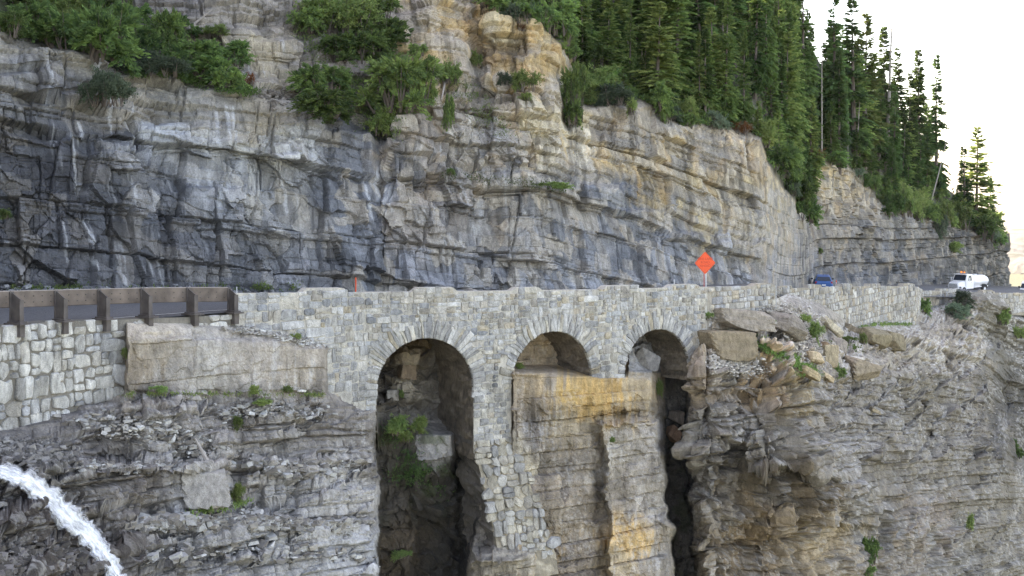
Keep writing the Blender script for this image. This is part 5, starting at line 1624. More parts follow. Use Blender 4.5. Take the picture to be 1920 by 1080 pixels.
for px in list(range(1010, 1880, 15)):
    e = float(np.interp(px, E_PX, E_PY))
    for rep in range(2):
        qx = px + R_.uniform(-8, 8); qy = e - R_.uniform(0, 14) - rep * R_.uniform(14, 40)
        if 1195 < qx < 1215 and rep == 0:
            continue
        p = up_pt(qx, qy)
        kd = R_.choice(['fir', 'leafy', 'leafy', 'fir', 'blue'])
        w = R_.uniform(24, 52) * (1 if px < 1450 else .8)
        seg = [(1080, "by the rocky notch"), (1150, "above the tan cliff"), (1230, "around the pale landslip scar"), (1330, "above the middle of the ochre cliff"), (1440, "near the ochre cliff's corner"), (1530, "above the green strip"), (1600, "above the pale outcrop"), (1670, "right of the pale outcrop"), (1740, "left of the leaning pole"), (1810, "right of the leaning pole"), (1900, "under the lone pale fir")]
        wh = next(t for m_, t in seg if qx < m_)
        kn = {'fir': "dark fir shrub", 'leafy': "leafy green bush", 'blue': "grey-green bush"}[kd]
        sz_ = "large " if w > 42 else ("small " if w < 32 else "")
        shrub(kd, at(qx, qy + 5, p.y - .5), w, w * R_.uniform(.6, 1.0), sz_ + kn + (" behind the rim " if rep else " on the cliff-top rim ") + wh, "bushes along the cliff top")
LOWSHR = [
 (741, 806, 56, 40, 'leafy', .8, "light green bush under the left arch, left of a pair"),
 (786, 804, 44, 36, 'leafy', .8, "brighter green bush under the left arch, right of a pair"),
 (764, 824, 30, 26, 'leafy', .6, "small green bush hanging below the pair under the left arch"),
 (752, 746, 16, 20, 'leafy', .6, "small green tuft on the pale rock inside the left arch"),
 (754, 1044, 40, 20, 'leafy', .6, "moss green tuft low in the dark gully"),
 (1530, 634, 36, 46, 'leafy', .8, "round bright green bush beside the pale leaning slab"),
 (1512, 600, 30, 18, 'leafy', .5, "small green tuft above the round bush on the scree"),
 (1572, 702, 34, 28, 'leafy', .6, "dark green bush under the white-topped boulder"),
 (1590, 640, 34, 16, 'leafy', .5, "low green tuft at the foot of the tall retaining wall's left end"),
 (1619, 640, 20, 26, 'leafy', .6, "small green bush at the near corner of the tall retaining wall"),
 (1727, 580, 28, 34, 'fir', .8, "dark green shrub right of the end of the tall retaining wall"),
 (1796, 590, 60, 30, 'blue', .8, "pale olive bush on the bank below the tanker truck"),
 (1806, 570, 50, 34, 'blue', 1.2, "dry straw coloured bush in front of the tanker truck"),
 (1876, 600, 30, 40, 'leafy', .8, "green bush on the dark spur at the right edge"),
 (1906, 628, 30, 26, 'leafy', .8, "bright green tuft low on the dark spur"),
 (1632, 1046, 34, 56, 'fir', .8, "dark green shrub in the cleft right of the ochre rock face"),
 (1626, 1078, 26, 24, 'fir', .6, "dark shrub at the very bottom in the cleft right of the ochre face"),
 (1818, 986, 20, 34, 'leafy', .6, "single light green bush on the lower right slope"),
 (1904, 850, 26, 40, 'fir', .6, "dark green bush at the right edge where the slope meets the spur"),
 (447, 934, 30, 42, 'leafy', .6, "green plants in the groove beside the square grey block"),
 (392, 960, 26, 24, 'leafy', .6, "green tuft at the foot of the square grey block"),
 (234, 668, 22, 26, 'leafy', .5, "grey-green tuft where the whitish wall meets the bedrock"),
 (555, 634, 18, 12, 'leafy', .4, "tiny green tuft on the ledge under the bridge wall"),
 (540, 734, 26, 18, 'leafy', .6, "green tuft at the foot of the smooth bedrock, right one"),
 (476, 734, 26, 20, 'leafy', .6, "green tuft at the foot of the smooth bedrock, middle one"),
 (296, 732, 34, 14, 'leafy', .6, "green tuft at the foot of the smooth bedrock, left one"),
 (448, 800, 26, 30, 'leafy', .6, "dry green tuft on the shale ledges in the middle left"),
 (494, 756, 36, 14, 'leafy', .6, "olive grass tuft on the shale above the thin layered rocks"),
 (1148, 826, 14, 12, 'leafy', .5, "tiny vivid green tuft in the crack of the middle rock face"),
 (1236, 742, 16, 40, 'leafy', .8, "green growth in the gully under the right arch"),
 (1328, 596, 22, 18, 'leafy', .5, "green tuft above the flat brown slab"),
 (972, 690, 22, 14, 'leafy', .4, "green tuft at the left foot of the middle arch"),
 (1460, 606, 26, 14, 'leafy', .4, "green tuft on the scree right of the parapet end"),
]
for px, py, w, h, kd, lift, lab in LOWSHR:
    p = low_pt(px, py); p = at(px, py + h * .1, p.y - lift)
    shrub(kd, p, w, h, lab)

# ground cover, nobody could count it ---------------------------------
def blades(name, n, sampler, size, pal, seed, flat=0.5):
    rs = np.random.RandomState(seed)
    P = sampler(rs, n); n = len(P)
    D = rs.normal(size=(n, 3)); D[:, 2] = np.abs(D[:, 2]) + flat
    l = rs.uniform(.5, 1.3, n) * size
    V, Q = spray_mesh(P, D, np.stack([l, l * rs.uniform(.2, .45, n)], -1), unit_rand(rs, n), rs)
    k = rs.rand(n)[:, None]
    C = np.repeat(pal[0] + (pal[1] - pal[0]) * k, 4, 0)
    return struct(mesh_np(name, V, Q, M_LEAF, C), "stuff")
def samp_up(x0, x1, depth, lo=0.3, hmax=.7, mask=None):
    def f(rs, n):
        px = rs.uniform(x0, x1, n); e = np.interp(px, E_PX, E_PY); top = np.interp(px, TOP_PX, TOP_PY)
        py = e - 2 - rs.rand(n) ** 1.3 * depth
        py = np.maximum(py, top)
        keep = (vn(px / 22, py / 18, 1201) > lo)
        px, py = px[keep], py[keep]
        Y = up_depth(px, py) - .4
        h = rs.rand(len(px)) * hmax * vn(px / 14, py / 14, 1203)
        return np.stack([(px - HX) * Y / F, Y, (HY - py) * Y / F + h], -1)
    return f
blades("undergrowth", 70000, samp_up(1000, 1884, 330, .28), .24, (G_DARK * 1.3, G_LITE), 1301)
blades("ledge_plants", 26000, samp_up(-40, 250, 70, .30, .5), .17, (G_MID, G_YEL), 1302)
def samp_cliff(pts, w):
    def f(rs, n):
        t = rs.rand(n) * (len(pts) - 1); i = t.astype(int); fr_ = t - i
        P = np.array(pts, float); px = P[i, 0] + (P[i + 1, 0] - P[i, 0]) * fr_ + rs.normal(0, w, n); py = P[i, 1] + (P[i + 1, 1] - P[i, 1]) * fr_ + rs.normal(0, w * .5, n)
        keep = vn(px / 12, py / 9, 1207) > .38
        px, py = px[keep], py[keep]
        Y = up_depth(px, py) - .5 - .5 * rs.rand(len(px))
        return np.stack([(px - HX) * Y / F, Y, (HY - py) * Y / F], -1)
    return f
blades("ledge_plants", 9000, samp_cliff([(250, 132), (320, 138), (400, 156), (470, 172)], 12), .16, (G_MID, G_LITE), 1310, .5)
blades("ledge_plants", 7000, samp_cliff([(570, 40), (640, 130), (700, 200), (735, 250)], 22), .16, (G_DARK, G_LITE), 1311, .4)
blades("ledge_plants", 1800, samp_cliff([(830, 330), (1000, 345), (1060, 356)], 10), .13, (G_MID * .8, G_YEL * .7), 1312, .6)
blades("ledge_plants", 1800, samp_cliff([(860, 150), (900, 190), (940, 260)], 16), .13, (G_MID * .8, G_LITE), 1313, .6)
blades("ledge_plants", 2200, samp_cliff([(20, 546), (120, 543), (260, 545), (480, 540), (560, 538)], 8), .15, (G_MID, G_LITE), 1314, .8)
def samp_strip(pts, w):
    def f(rs, n):
        t = rs.rand(n) * (len(pts) - 1); i = t.astype(int); fr_ = t - i
        P = np.array(pts, float); px = P[i, 0] + (P[i + 1, 0] - P[i, 0]) * fr_ + rs.normal(0, w, n); py = P[i, 1] + (P[i + 1, 1] - P[i, 1]) * fr_ + rs.normal(0, w * .6, n)
        keep = vn(px / 9, py / 7, 1204) > .34
        px, py = px[keep], py[keep]
        Y = low_depth(px, py) - .35 - .1 * rs.rand(len(px))
        return np.stack([(px - HX) * Y / F, Y, (HY - py) * Y / F], -1)
    return f
blades("grass", 5200, samp_strip([(1422, 640), (1450, 655), (1480, 672), (1510, 694), (1522, 704)], 8), .17, (G_MID, G_LITE * 1.2), 1303, 1.2)
blades("grass", 900, samp_strip([(1456, 604), (1474, 612), (1492, 620)], 4), .14, (G_MID, G_LITE), 1304, 1.2)
blades("grass", 1200, samp_strip([(1610, 612), (1640, 610), (1670, 608), (1710, 609)], 3), .2, (G_MID, G_YEL), 1305, 1.2)
blades("grass", 800, samp_strip([(1560, 640), (1590, 652), (1612, 656)], 5), .17, (G_MID, G_LITE), 1306, 1.2)
blades("moss", 3000, samp_strip([(735, 800), (770, 850), (760, 900), (800, 880), (830, 930)], 14), .14, (G_DARK, G_MID * 1.1), 1307, .3)
blades("grass", 1200, samp_strip([(235, 742), (300, 740), (420, 740), (560, 742), (610, 742)], 4), .12, (G_MID, G_YEL), 1308, 1.2)
blades("grass", 700, samp_strip([(360, 962), (420, 955), (470, 940)], 6), .13, (G_MID, G_LITE), 1309, 1.2)
# ------------------------------------------------------------------ loose rocks
def hull_mesh(name, pts):
    bm = bmesh.new()
    for p in pts: bm.verts.new(p)
    r = bmesh.ops.convex_hull(bm, input=bm.verts[:])
    bmesh.ops.delete(bm, geom=[g for g in r.get("geom_interior", []) if isinstance(g, bmesh.types.BMVert)], context='VERTS')
    bmesh.ops.bevel(bm, geom=bm.edges[:], offset=0.03, segments=1, affect='EDGES')
    bmesh.ops.recalc_face_normals(bm, faces=bm.faces[:])
    me = bpy.data.meshes.new(name); bm.to_mesh(me); bm.free()
    return me
def boulder(px, py, wpx, hpx, dep, rot, colh, label, seed, name="boulder", lift=0.3, yaw=0.4, cat="boulder"):
    rs = np.random.RandomState(seed + 40)
    p = low_pt(px, py)
    Y = p.y - lift; p = at(px, py, Y)
    w = wpx * Y / F; h = hpx * Y / F
    slab = name == "rock_slab"
    bm = bmesh.new()
    bmesh.ops.create_icosphere(bm, subdivisions=4, radius=1.0)
    X = np.array([v.co[:] for v in bm.verts])
    # cut the ball with planes: flat faces that meet at broken edges
    N_ = unit_rand(rs, 9); N_ = np.concatenate([N_, [[0, 0, 1], [0, 0, -1], [1, 0, .1], [-1, .1, 0], [0, -1, .15], [.1, 1, 0]] + rs.normal(0, .12, (6, 3))])
    N_ /= np.linalg.norm(N_, axis=1, keepdims=True)
    D_ = rs.uniform(.62, .92, len(N_)); D_[9:] = rs.uniform(.56, .72, 6)
    if name == 'rock_block':
        D_[:9] = rs.uniform(.84, .98, 9); D_[9:] = rs.uniform(.5, .58, 6)
    r = (D_[None] / np.clip(X @ N_.T, .05, None)).min(1)
    X = X * np.minimum(r, 1.15)[:, None]
    X = X / np.abs(X).max(0)
    X = X + X * (.05 * fbm(X[:, 0] * 3 + seed, X[:, 2] * 3, 1500, 4) + .03 * fbm(X[:, 0] * 2, X[:, 2] * 14, 1501, 3))[:, None]
    X = X * np.array([w / 2, dep / 2, h / 2])
    for v, q in zip(bm.verts, X): v.co = q
    me = bpy.data.meshes.new(name); bm.to_mesh(me); bm.free()
    c = hexc(colh) * ALB
    band = fbm(X[:, 0] / .8, X[:, 2] / .1, 1502, 3)
    set_cols(me, c[None] * (1 + .18 * band + .2 * fbm(X[:, 0] / .3, X[:, 2] / .3, 1503, 3))[:, None])
    me.materials.append(M_STONE)
    o = bpy.data.objects.new(name, me); COL.objects.link(o)
    o.location = p; o.rotation_euler = (rs.uniform(-.1, .1), rot, yaw)
    return tag(o, label, cat)
boulder(1386, 598, 128, 40, 2.6, .12, 'a09689', "long flat brown-grey slab overhanging beside the right arch", 1, "rock_slab", .9, .35, "rock slab")
boulder(1362, 645, 120, 62, 2.4, .03, '93856f', "thick brown ledge block under the long flat slab", 2, "rock_block", .4, .3, "rock block")
boulder(1470, 608, 92, 44, 2.4, .35, '8f867b', "big smooth brown-grey rock on the scree below the parapet end", 3, "boulder", .4, .5)
boulder(1557, 611, 66, 15, 1.0, .72, 'd8ccb4', "pale cream slab leaning down the scree", 4, "rock_slab", .9, .2, "rock slab")
boulder(1524, 670, 36, 24, 1.1, .2, 'cdb899', "rounded light tan boulder left of the squared block", 5, "boulder", .9, .4)
boulder(1551, 668, 40, 44, 1.3, .12, 'a8997f', "squared tan block standing upright in the middle of the scree", 6, "boulder", .9, .6)
boulder(1550, 706, 30, 14, .8, .65, 'cbb697', "small tan wedge lying below the squared block", 7, "boulder", .8, .3)
boulder(1518, 700, 52, 18, 1.2, .5, 'b3a182', "flat tan slab half sunk in the grass strip", 8, "rock_slab", .6, .3, "rock slab")
boulder(1572, 648, 34, 26, 1.2, .5, '9c9184', "grey wedge rock behind the squared block", 9, "boulder", .7, .6)
boulder(1610, 690, 80, 44, 2.6, .2, '9a8c78', "broad brown boulder with a whitish top right of the dark green bush", 10, "boulder", .9, .5)
boulder(1598, 672, 40, 8, 1.2, .06, 'd2cabd', "flat whitish stone lying on the broad brown boulder", 11, "rock_slab", 1.6, .4, "rock slab")
boulder(1548, 650, 22, 16, .6, .6, '937a5f', "small dark brown stone under the round bush", 12, "boulder", .8, .5)
boulder(1640, 634, 52, 40, 2.4, .05, '94886f', "square brown rock at the foot of the tall retaining wall", 13, "boulder", .6, .4)
boulder(1672, 640, 46, 40, 2.2, .1, '8f836c', "brown rock second from the left at the foot of the tall retaining wall", 14, "boulder", .5, .7)
boulder(1590, 622, 40, 26, 1.6, .5, '8c7e6a', "reddish brown rock against the left part of the tall retaining wall", 15, "boulder", .9, .4)
boulder(1268, 780, 30, 26, 1.2, .4, '9c8f84', "boulder wedged in the gully under the right arch, upper one", 16, "boulder", .4, .5)
boulder(1262, 812, 30, 28, 1.2, .7, '9a7b66', "reddish boulder wedged in the gully under the right arch, lower one", 17, "boulder", .4, .2)
boulder(1208, 676, 56, 40, 1.8, .6, '8a8681', "leaning grey slab inside the right arch", 18, "rock_slab", -.1, .3, "rock slab")
boulder(764, 688, 34, 44, 1.4, .12, '80705f', "orange-brown square rock inside the left arch", 19, "rock_block", -.1, .3, "rock block")
boulder(736, 742, 26, 34, 1.0, .1, 'a8a29a', "pale layered stones inside the left arch", 20, "rock_block", .3, .2, "rock block")
boulder(386, 914, 92, 72, 2.6, .02, 'a9a49d', "square light grey bedrock block standing out of the lower left ledges", 25, "rock_block", .1, .25, "rock block")
boulder(126, 770, 20, 12, .6, .5, '86888c', "dark smooth stone at the foot of the whitish wall", 22, "boulder", .3, .2)
boulder(1640, 770, 22, 8, .9, .5, 'b5a68e', "small tan slab on the ledges of the right slope", 23, "rock_slab", .5, .2, "rock slab")
boulder(566, 733, 18, 5, .4, .05, 'dcd9d2', "small white flat stone at the foot of the smooth bedrock", 24, "rock_slab", .5, .2, "rock slab")

def stick(p0, p1, r, label):
    d = p1 - p0; L = d.length
    me = bpy.data.meshes.new("stick")
    V, Fc = trunk_data(L, r, 61, 4, L * .18, .3)
    me.from_pydata(V, [], Fc); me.materials.append(M_DEADWOOD)
    o = bpy.data.objects.new("stick", me); COL.objects.link(o)
    o.location = p0; o.rotation_euler = d.to_track_quat('Z', 'Y').to_euler()
    return tag(o, label, "stick")
def lift_pt(px, py, l, f=low_pt):
    p = f(px, py); return at(px, py, p.y - l)
stick(lift_pt(385, 858, .8), lift_pt(366, 822, .55), .06, "weathered pale stick lying on the shale ledges")
stick(lift_pt(195, 22, 1.2, up_pt), lift_pt(232, 6, 1.6, up_pt), .05, "bare grey branch poking out of the left fir thicket at the top")
stick(lift_pt(360, 48, .6, up_pt), lift_pt(398, 18, 1.2, up_pt), .05, "bare broken branch leaning over the middle ledge")
stick(lift_pt(700, 160, 1.6, up_pt), lift_pt(742, 172, 2.2, up_pt), .04, "dead grey twig sticking out of the hanging thicket")
stick(lift_pt(836, 148, .6, up_pt), lift_pt(828, 186, .8, up_pt), .05, "bare root hanging on the cliff above the narrow green vine")

def scree(name, pts, n, w, smin, smax, pal, seed, sampler=low_pt, lift=.12):
    """loose broken slabs, far too many to count"""
    rs = np.random.RandomState(seed)
    P = np.array(pts, float)
    t = rs.rand(n) * (len(P) - 1); i = np.minimum(t.astype(int), len(P) - 2); f = t - i
    px = P[i, 0] + (P[i + 1, 0] - P[i, 0]) * f + rs.normal(0, w[0], n); py = P[i, 1] + (P[i + 1, 1] - P[i, 1]) * f + rs.normal(0, w[1], n)
    Yd = (low_depth(px, py) if sampler is low_pt else up_depth(px, py)) - lift - .2 * rs.rand(n)
    C0 = np.stack([(px - HX) * Yd / F, Yd, (HY - py) * Yd / F], -1)
    sz = smin + (smax - smin) * rs.rand(n) ** 2.5
    dims = np.stack([sz, sz * rs.uniform(.5, .9, n), sz * rs.uniform(.16, .5, n)], -1)
    a = rs.uniform(0, 6.28, n); tl = rs.normal(0, .25, (n, 2))
    ex = np.stack([np.cos(a), np.sin(a), tl[:, 0]], -1); ey = np.stack([-np.sin(a), np.cos(a), tl[:, 1]], -1); ez = np.cross(ex, ey)
    cs = np.array([[x, y, z] for z in (-1, 1) for y in (-1, 1) for x in (-1, 1)]) * .5
    jit = rs.uniform(.6, 1.15, (n, 8, 3))
    loc = cs[None] * jit * dims[:, None]
    V = C0[:, None] + loc[..., :1] * ex[:, None] + loc[..., 1:2] * ey[:, None] + loc[..., 2:] * ez[:, None]
    q = np.array([(0, 2, 3, 1), (4, 5, 7, 6), (0, 1, 5, 4), (2, 6, 7, 3), (0, 4, 6, 2), (1, 3, 7, 5)])
    Q = (np.arange(n) * 8)[:, None, None] + q[None]
    K = np.array([hexc(h) for h in pal]) * ALB
    C = np.repeat(K[rs.randint(len(K), size=n)] * rs.uniform(.8, 1.15, n)[:, None], 8, 0)
    return struct(mesh_np(name, V.reshape(-1, 3), Q.reshape(-1, 4), M_SCREE, C), "stuff")
PG = ['a8a6a2', '918d88', 'b9b8b4', '7d7872', '9a948b']
scree("rock_fragments", [(260, 985), (360, 975), (470, 975), (560, 985), (640, 985)], 1100, (24, 7), .10, .6, PG, 1)
scree("rock_fragments", [(240, 1040), (420, 1035), (560, 1030), (680, 1050)], 200, (22, 8), .10, .5, PG, 2)
scree("rock_fragments", [(180, 790), (260, 800), (340, 825), (420, 840)], 480, (30, 12), .06, .4, PG, 3)
scree("rock_fragments", [(420, 775), (500, 765), (600, 775)], 350, (20, 8), .07, .4, PG, 4)
scree("rock_fragments", [(440, 615), (520, 628), (600, 648)], 500, (10, 3), .06, .28, ['cfcdc8', 'b0aca5', '99948c'], 5)
scree("rock_fragments", [(150, 870), (220, 880), (300, 872), (420, 866)], 240, (16, 5), .08, .4, PG, 6)
scree("rock_fragments", [(1320, 675), (1370, 680), (1420, 695)], 800, (14, 8), .07, .3, ['b0aaa0', '968f85', 'c4beb5'], 7)
scree("rock_fragments", [(1480, 575), (1500, 630), (1520, 655), (1560, 690)], 1100, (22, 16), .08, .4, ['9e978d', '8c857c', 'b3aca2', 'c6beb2'], 8)
scree("rock_fragments", [(1330, 600), (1380, 578), (1440, 580)], 400, (14, 4), .07, .3, ['b0aaa0', '968f85'], 9)
scree("rock_fragments", [(0, 838), (60, 850), (110, 858)], 600, (18, 10), .08, .45, ['8d8a87', '77736f', '63605e'], 10)
scree("rock_fragments", [(0, 1060), (60, 1050), (150, 1060)], 700, (24, 14), .1, .5, ['6d6864', '5b5651', '837e7a'], 11)
scree("rock_fragments", [(480, 165), (520, 180), (560, 200)], 500, (14, 8), .06, .3, ['8d857c', '9c958c', '746d66'], 12, up_pt, .3)
scree("rock_fragments", [(0, 548), (200, 545), (440, 546)], 600, (30, 4), .08, .45, ['8b8c90', '75767a', 'a3a4a6'], 13, up_pt, .6)
scree("rock_fragments", [(1660, 690), (1750, 740), (1820, 830)], 350, (60, 50), .08, .4, ['a59d92', '8c857a', 'b9b3aa'], 14)
scree("rock_fragments", [(500, 870), (560, 885), (650, 870)], 260, (26, 8), .08, .5, PG, 15)

# ------------------------------------------------------------------ waterfall
def build_water():
    mid_px = [-60, 0, 50, 95, 135, 175, 205, 222, 236]; mid_py = [872, 880, 898, 935, 975, 1012, 1050, 1085, 1130]
    half = [15, 16, 20, 24, 25, 21, 18, 17, 17]
    n, m = 260, 26
    t = np.linspace(0, 1, n); u = np.linspace(-1, 1, m)
    kx = np.linspace(0, 1, len(mid_px))
    cx = np.interp(t, kx, mid_px); cy = np.interp(t, kx, mid_py); hw = np.interp(t, kx, half)
    dx = np.gradient(cx); dy = np.gradient(cy); l = np.hypot(dx, dy)
    nx, ny = dy / l, -dx / l
    T, U = np.meshgrid(t, u, indexing='ij')
    wob = 1 + .5 * fbm(T * 40, np.sign(U) * 3, 1400, 3)
    px = cx[:, None] + nx[:, None] * U * hw[:, None] * wob; py = cy[:, None] + ny[:, None] * U * hw[:, None] * wob
    Y = low_depth(px, py)
    for _ in range(70):
        Y[1:-1] = (Y[:-2] + Y[2:] + 2 * Y[1:-1]) / 4; Y[:, 1:-1] = (Y[:, :-2] + Y[:, 2:] + 2 * Y[:, 1:-1]) / 4
    bulge = .35 * np.sqrt(np.clip(1 - U * U, 0, 1)) + .16 * fbm(U * 5, T * 30, 1401, 4) + .05 * fbm(U * 16, T * 40, 1402, 3)
    Y = Y - .75 - bulge
    V = np.stack([(px - HX) * Y / F, Y, (HY - py) * Y / F], -1)
    def water_mat(name, streaks):
        m_, nt, N, L, P = new_mat(name)
        P.inputs["Base Color"].default_value = (.93, .95, .97, 1); P.inputs["Roughness"].default_value = .5
        if streaks:
            at_ = N.new("ShaderNodeAttribute"); at_.attribute_name = "col"
            mp = N.new("ShaderNodeMapping"); mp.inputs["Scale"].default_value = (9, 22, 1)
            nz = N.new("ShaderNodeTexNoise"); nz.inputs["Scale"].default_value = 1.0; nz.inputs["Detail"].default_value = 7; nz.inputs["Roughness"].default_value = .65
            L.new(at_.outputs["Vector"], mp.inputs[0]); L.new(mp.outputs[0], nz.inputs["Vector"])
            sp = N.new("ShaderNodeSeparateXYZ"); L.new(at_.outputs["Vector"], sp.inputs[0])
            ad = N.new("ShaderNodeMath"); ad.operation = 'ADD'; L.new(nz.outputs["Fac"], ad.inputs[0]); L.new(sp.outputs["Z"], ad.inputs[1])
            rm = N.new("ShaderNodeMapRange"); rm.inputs[1].default_value = .56; rm.inputs[2].default_value = 1.05; L.new(ad.outputs[0], rm.inputs[0])
            L.new(rm.outputs[0], P.inputs["Alpha"])
        return m_
    # thickness of the stream across and along, kept with the surface
    core = np.clip(1.1 - U * U * 1.1, 0, 1) * .36 + .04
    m_ = water_mat("white_water", True)
    struct(mesh_np("waterfall", V, grid_quads(n, m), m_, np.stack([U * .5 + .5, T, core], -1), smooth=True))
build_water()

# ------------------------------------------------------------------ things on the road
M_ORANGE = plain("orange_sign_sheet", (0.95, 0.10, 0.022), 0.5, var=.05)
M_SIGNTEXT = plain("sign_lettering", (0.62, 0.045, 0.012), 0.5, var=.05)
M_PINK = plain("sign_leg", lin([0.80, 0.42, 0.42]), .5, var=.1)
M_WHITEP = plain("white_paint", (0.82, 0.82, 0.82), .3, var=.04, coat=.4)
M_WHITEM = plain("white_plastic", (0.78, 0.78, 0.78), .5, var=.06)
M_BLUE = plain("blue_car_paint", (0.018, 0.11, 0.33), .4, 0, var=.05, coat=.3)
M_BLACK = plain("black_rubber", (0.02, 0.02, 0.022), .7, var=.2)
M_GLASS = plain("dark_glass", (0.03, 0.04, 0.055), .2, var=.1, spec=.35)
M_CHROME = plain("bright_metal", (0.6, 0.6, 0.62), .25, .9, var=.1)
M_GREY = plain("grey_metal", (0.25, 0.25, 0.26), .5, .3, var=.15)
M_RED = plain("red_lens", (0.45, 0.02, 0.02), .25, var=.1)
M_AMBER = plain("amber_lens", (0.95, 0.25, 0.02), .25, var=.05)
_P = M_AMBER.node_tree.nodes["Principled BSDF"]; _P.inputs["Emission Color"].default_value = (1, .25, .03, 1); _P.inputs["Emission Strength"].default_value = .35

def box(bm, c, s, rot=None):
    r = bmesh.ops.create_cube(bm, size=1)
    M = Matrix.Translation(c) @ (rot.to_4x4() if rot else Matrix()) @ Matrix.Diagonal((s[0], s[1], s[2], 1))
    bmesh.ops.transform(bm, matrix=M, verts=r["verts"]); return r["verts"]
def cyl(bm, a, b, r1, r2=None, n=16):
    a = Vector(a); b = Vector(b); d = b - a
    r = bmesh.ops.create_cone(bm, cap_ends=True, segments=n, radius1=r1, radius2=r1 if r2 is None else r2, depth=d.length)
    M = Matrix.Translation((a + b) / 2) @ d.to_track_quat('Z', 'Y').to_matrix().to_4x4()
    bmesh.ops.transform(bm, matrix=M, verts=r["verts"]); return r["verts"]
def loft(bm, secs):
    """closed rings of equal length joined, ends capped"""
    R = [[bm.verts.new(p) for p in s] for s in secs]
    for A, B in zip(R[:-1], R[1:]):
        for i in range(len(A)):
            j = (i + 1) % len(A); bm.faces.new((A[i], A[j], B[j], B[i]))
    bm.faces.new(R[0]); bm.faces.new(R[-1][::-1])
def quad(bm, pts):
    bm.faces.new([bm.verts.new(p) for p in pts])
def B(name, parent, mat, fn, smooth=False, bev=0):
    bm = bmesh.new(); fn(bm)
    if bev:
        bmesh.ops.bevel(bm, geom=bm.edges[:], offset=bev, segments=2, affect='EDGES')
    return bm_obj(name, bm, mat, parent, smooth)

def wheel(parent, x, y, r, w):
    sx = 1 if x > 0 else -1
    def ty(bm):
        cyl(bm, (x - w / 2, y, r), (x + w / 2, y, r), r, n=24)
    o = B("wheel", parent, M_BLACK, ty, bev=.02)
    def rim(bm):
        xo = x + sx * (w / 2 + .004)
        cyl(bm, (xo - sx * .06, y, r), (xo + sx * .012, y, r), r * .62, r * .52, n=18)
        cyl(bm, (xo, y, r), (xo + sx * .04, y, r), r * .16, n=10)
    B("rim", o, M_GREY if r < .4 else M_WHITEM, rim)

# warning sign -------------------------------------------------------
sp = at(1322, 493, 89.0)
sg = thing("road_sign", "bright orange diamond road work sign with faint lettering on thin legs behind the parapet", "road sign", sp, .30)
half = 21.5 * 89 / F
def dia(bm):
    r = half; e = .06
    P = [(0, -r), (r, 0), (0, r), (-r, 0)]
    Q = []
    for i in range(4):
        a = Vector(P[i]); p = Vector(P[i - 1]); q = Vector(P[(i + 1) % 4])
        Q += [a + (p - a).normalized() * e, a + (q - a).normalized() * e]
    loft(bm, [[(v.x, -.012, v.y) for v in Q], [(v.x, .012, v.y) for v in Q]])
B("sign_panel", sg, M_ORANGE, dia)
def border(bm):
    r1, r0 = half * .93, half * .90
    for i in range(4):
        a = i * math.pi / 2; b_ = a + math.pi / 2
        quad(bm, [(r1 * math.sin(a), -.016, r1 * math.cos(a)), (r1 * math.sin(b_), -.016, r1 * math.cos(b_)), (r0 * math.sin(b_), -.016, r0 * math.cos(b_)), (r0 * math.sin(a), -.016, r0 * math.cos(a))])
B("border_line", sg, M_SIGNTEXT, border)
for txt, zz in (("ONE LANE", .19), ("ROAD", -.03), ("AHEAD", -.25)):
    cu = bpy.data.curves.new("lettering", 'FONT'); cu.body = txt; cu.size = .22; cu.align_x = 'CENTER'; cu.extrude = .002
    cu.materials.append(M_SIGNTEXT)
    t0 = bpy.data.objects.new("text_source", cu); COL.objects.link(t0)
    tm = bpy.data.meshes.new_from_object(t0.evaluated_get(bpy.context.evaluated_depsgraph_get())); bpy.data.objects.remove(t0)
    t = bpy.data.objects.new("lettering", tm); COL.objects.link(t); t.parent = sg
    t.location = (0, -.017, zz); t.rotation_euler = (math.pi / 2, 0, 0)
gz = -7.0 - sp.z + .25
for dxx in (-.05, .09):
    B("leg", sg, M_PINK if dxx < 0 else M_WHITEM, lambda bm: box(bm, (dxx, .05, (-half + .1 + gz) / 2 - .0), (.045, .04, abs(gz + half - .1))))
B("foot_bar", sg, M_GREY, lambda bm: (box(bm, (0, .05, gz), (1.1, .06, .05)), box(bm, (0, .05, gz + .03), (.06, 1.0, .05))))

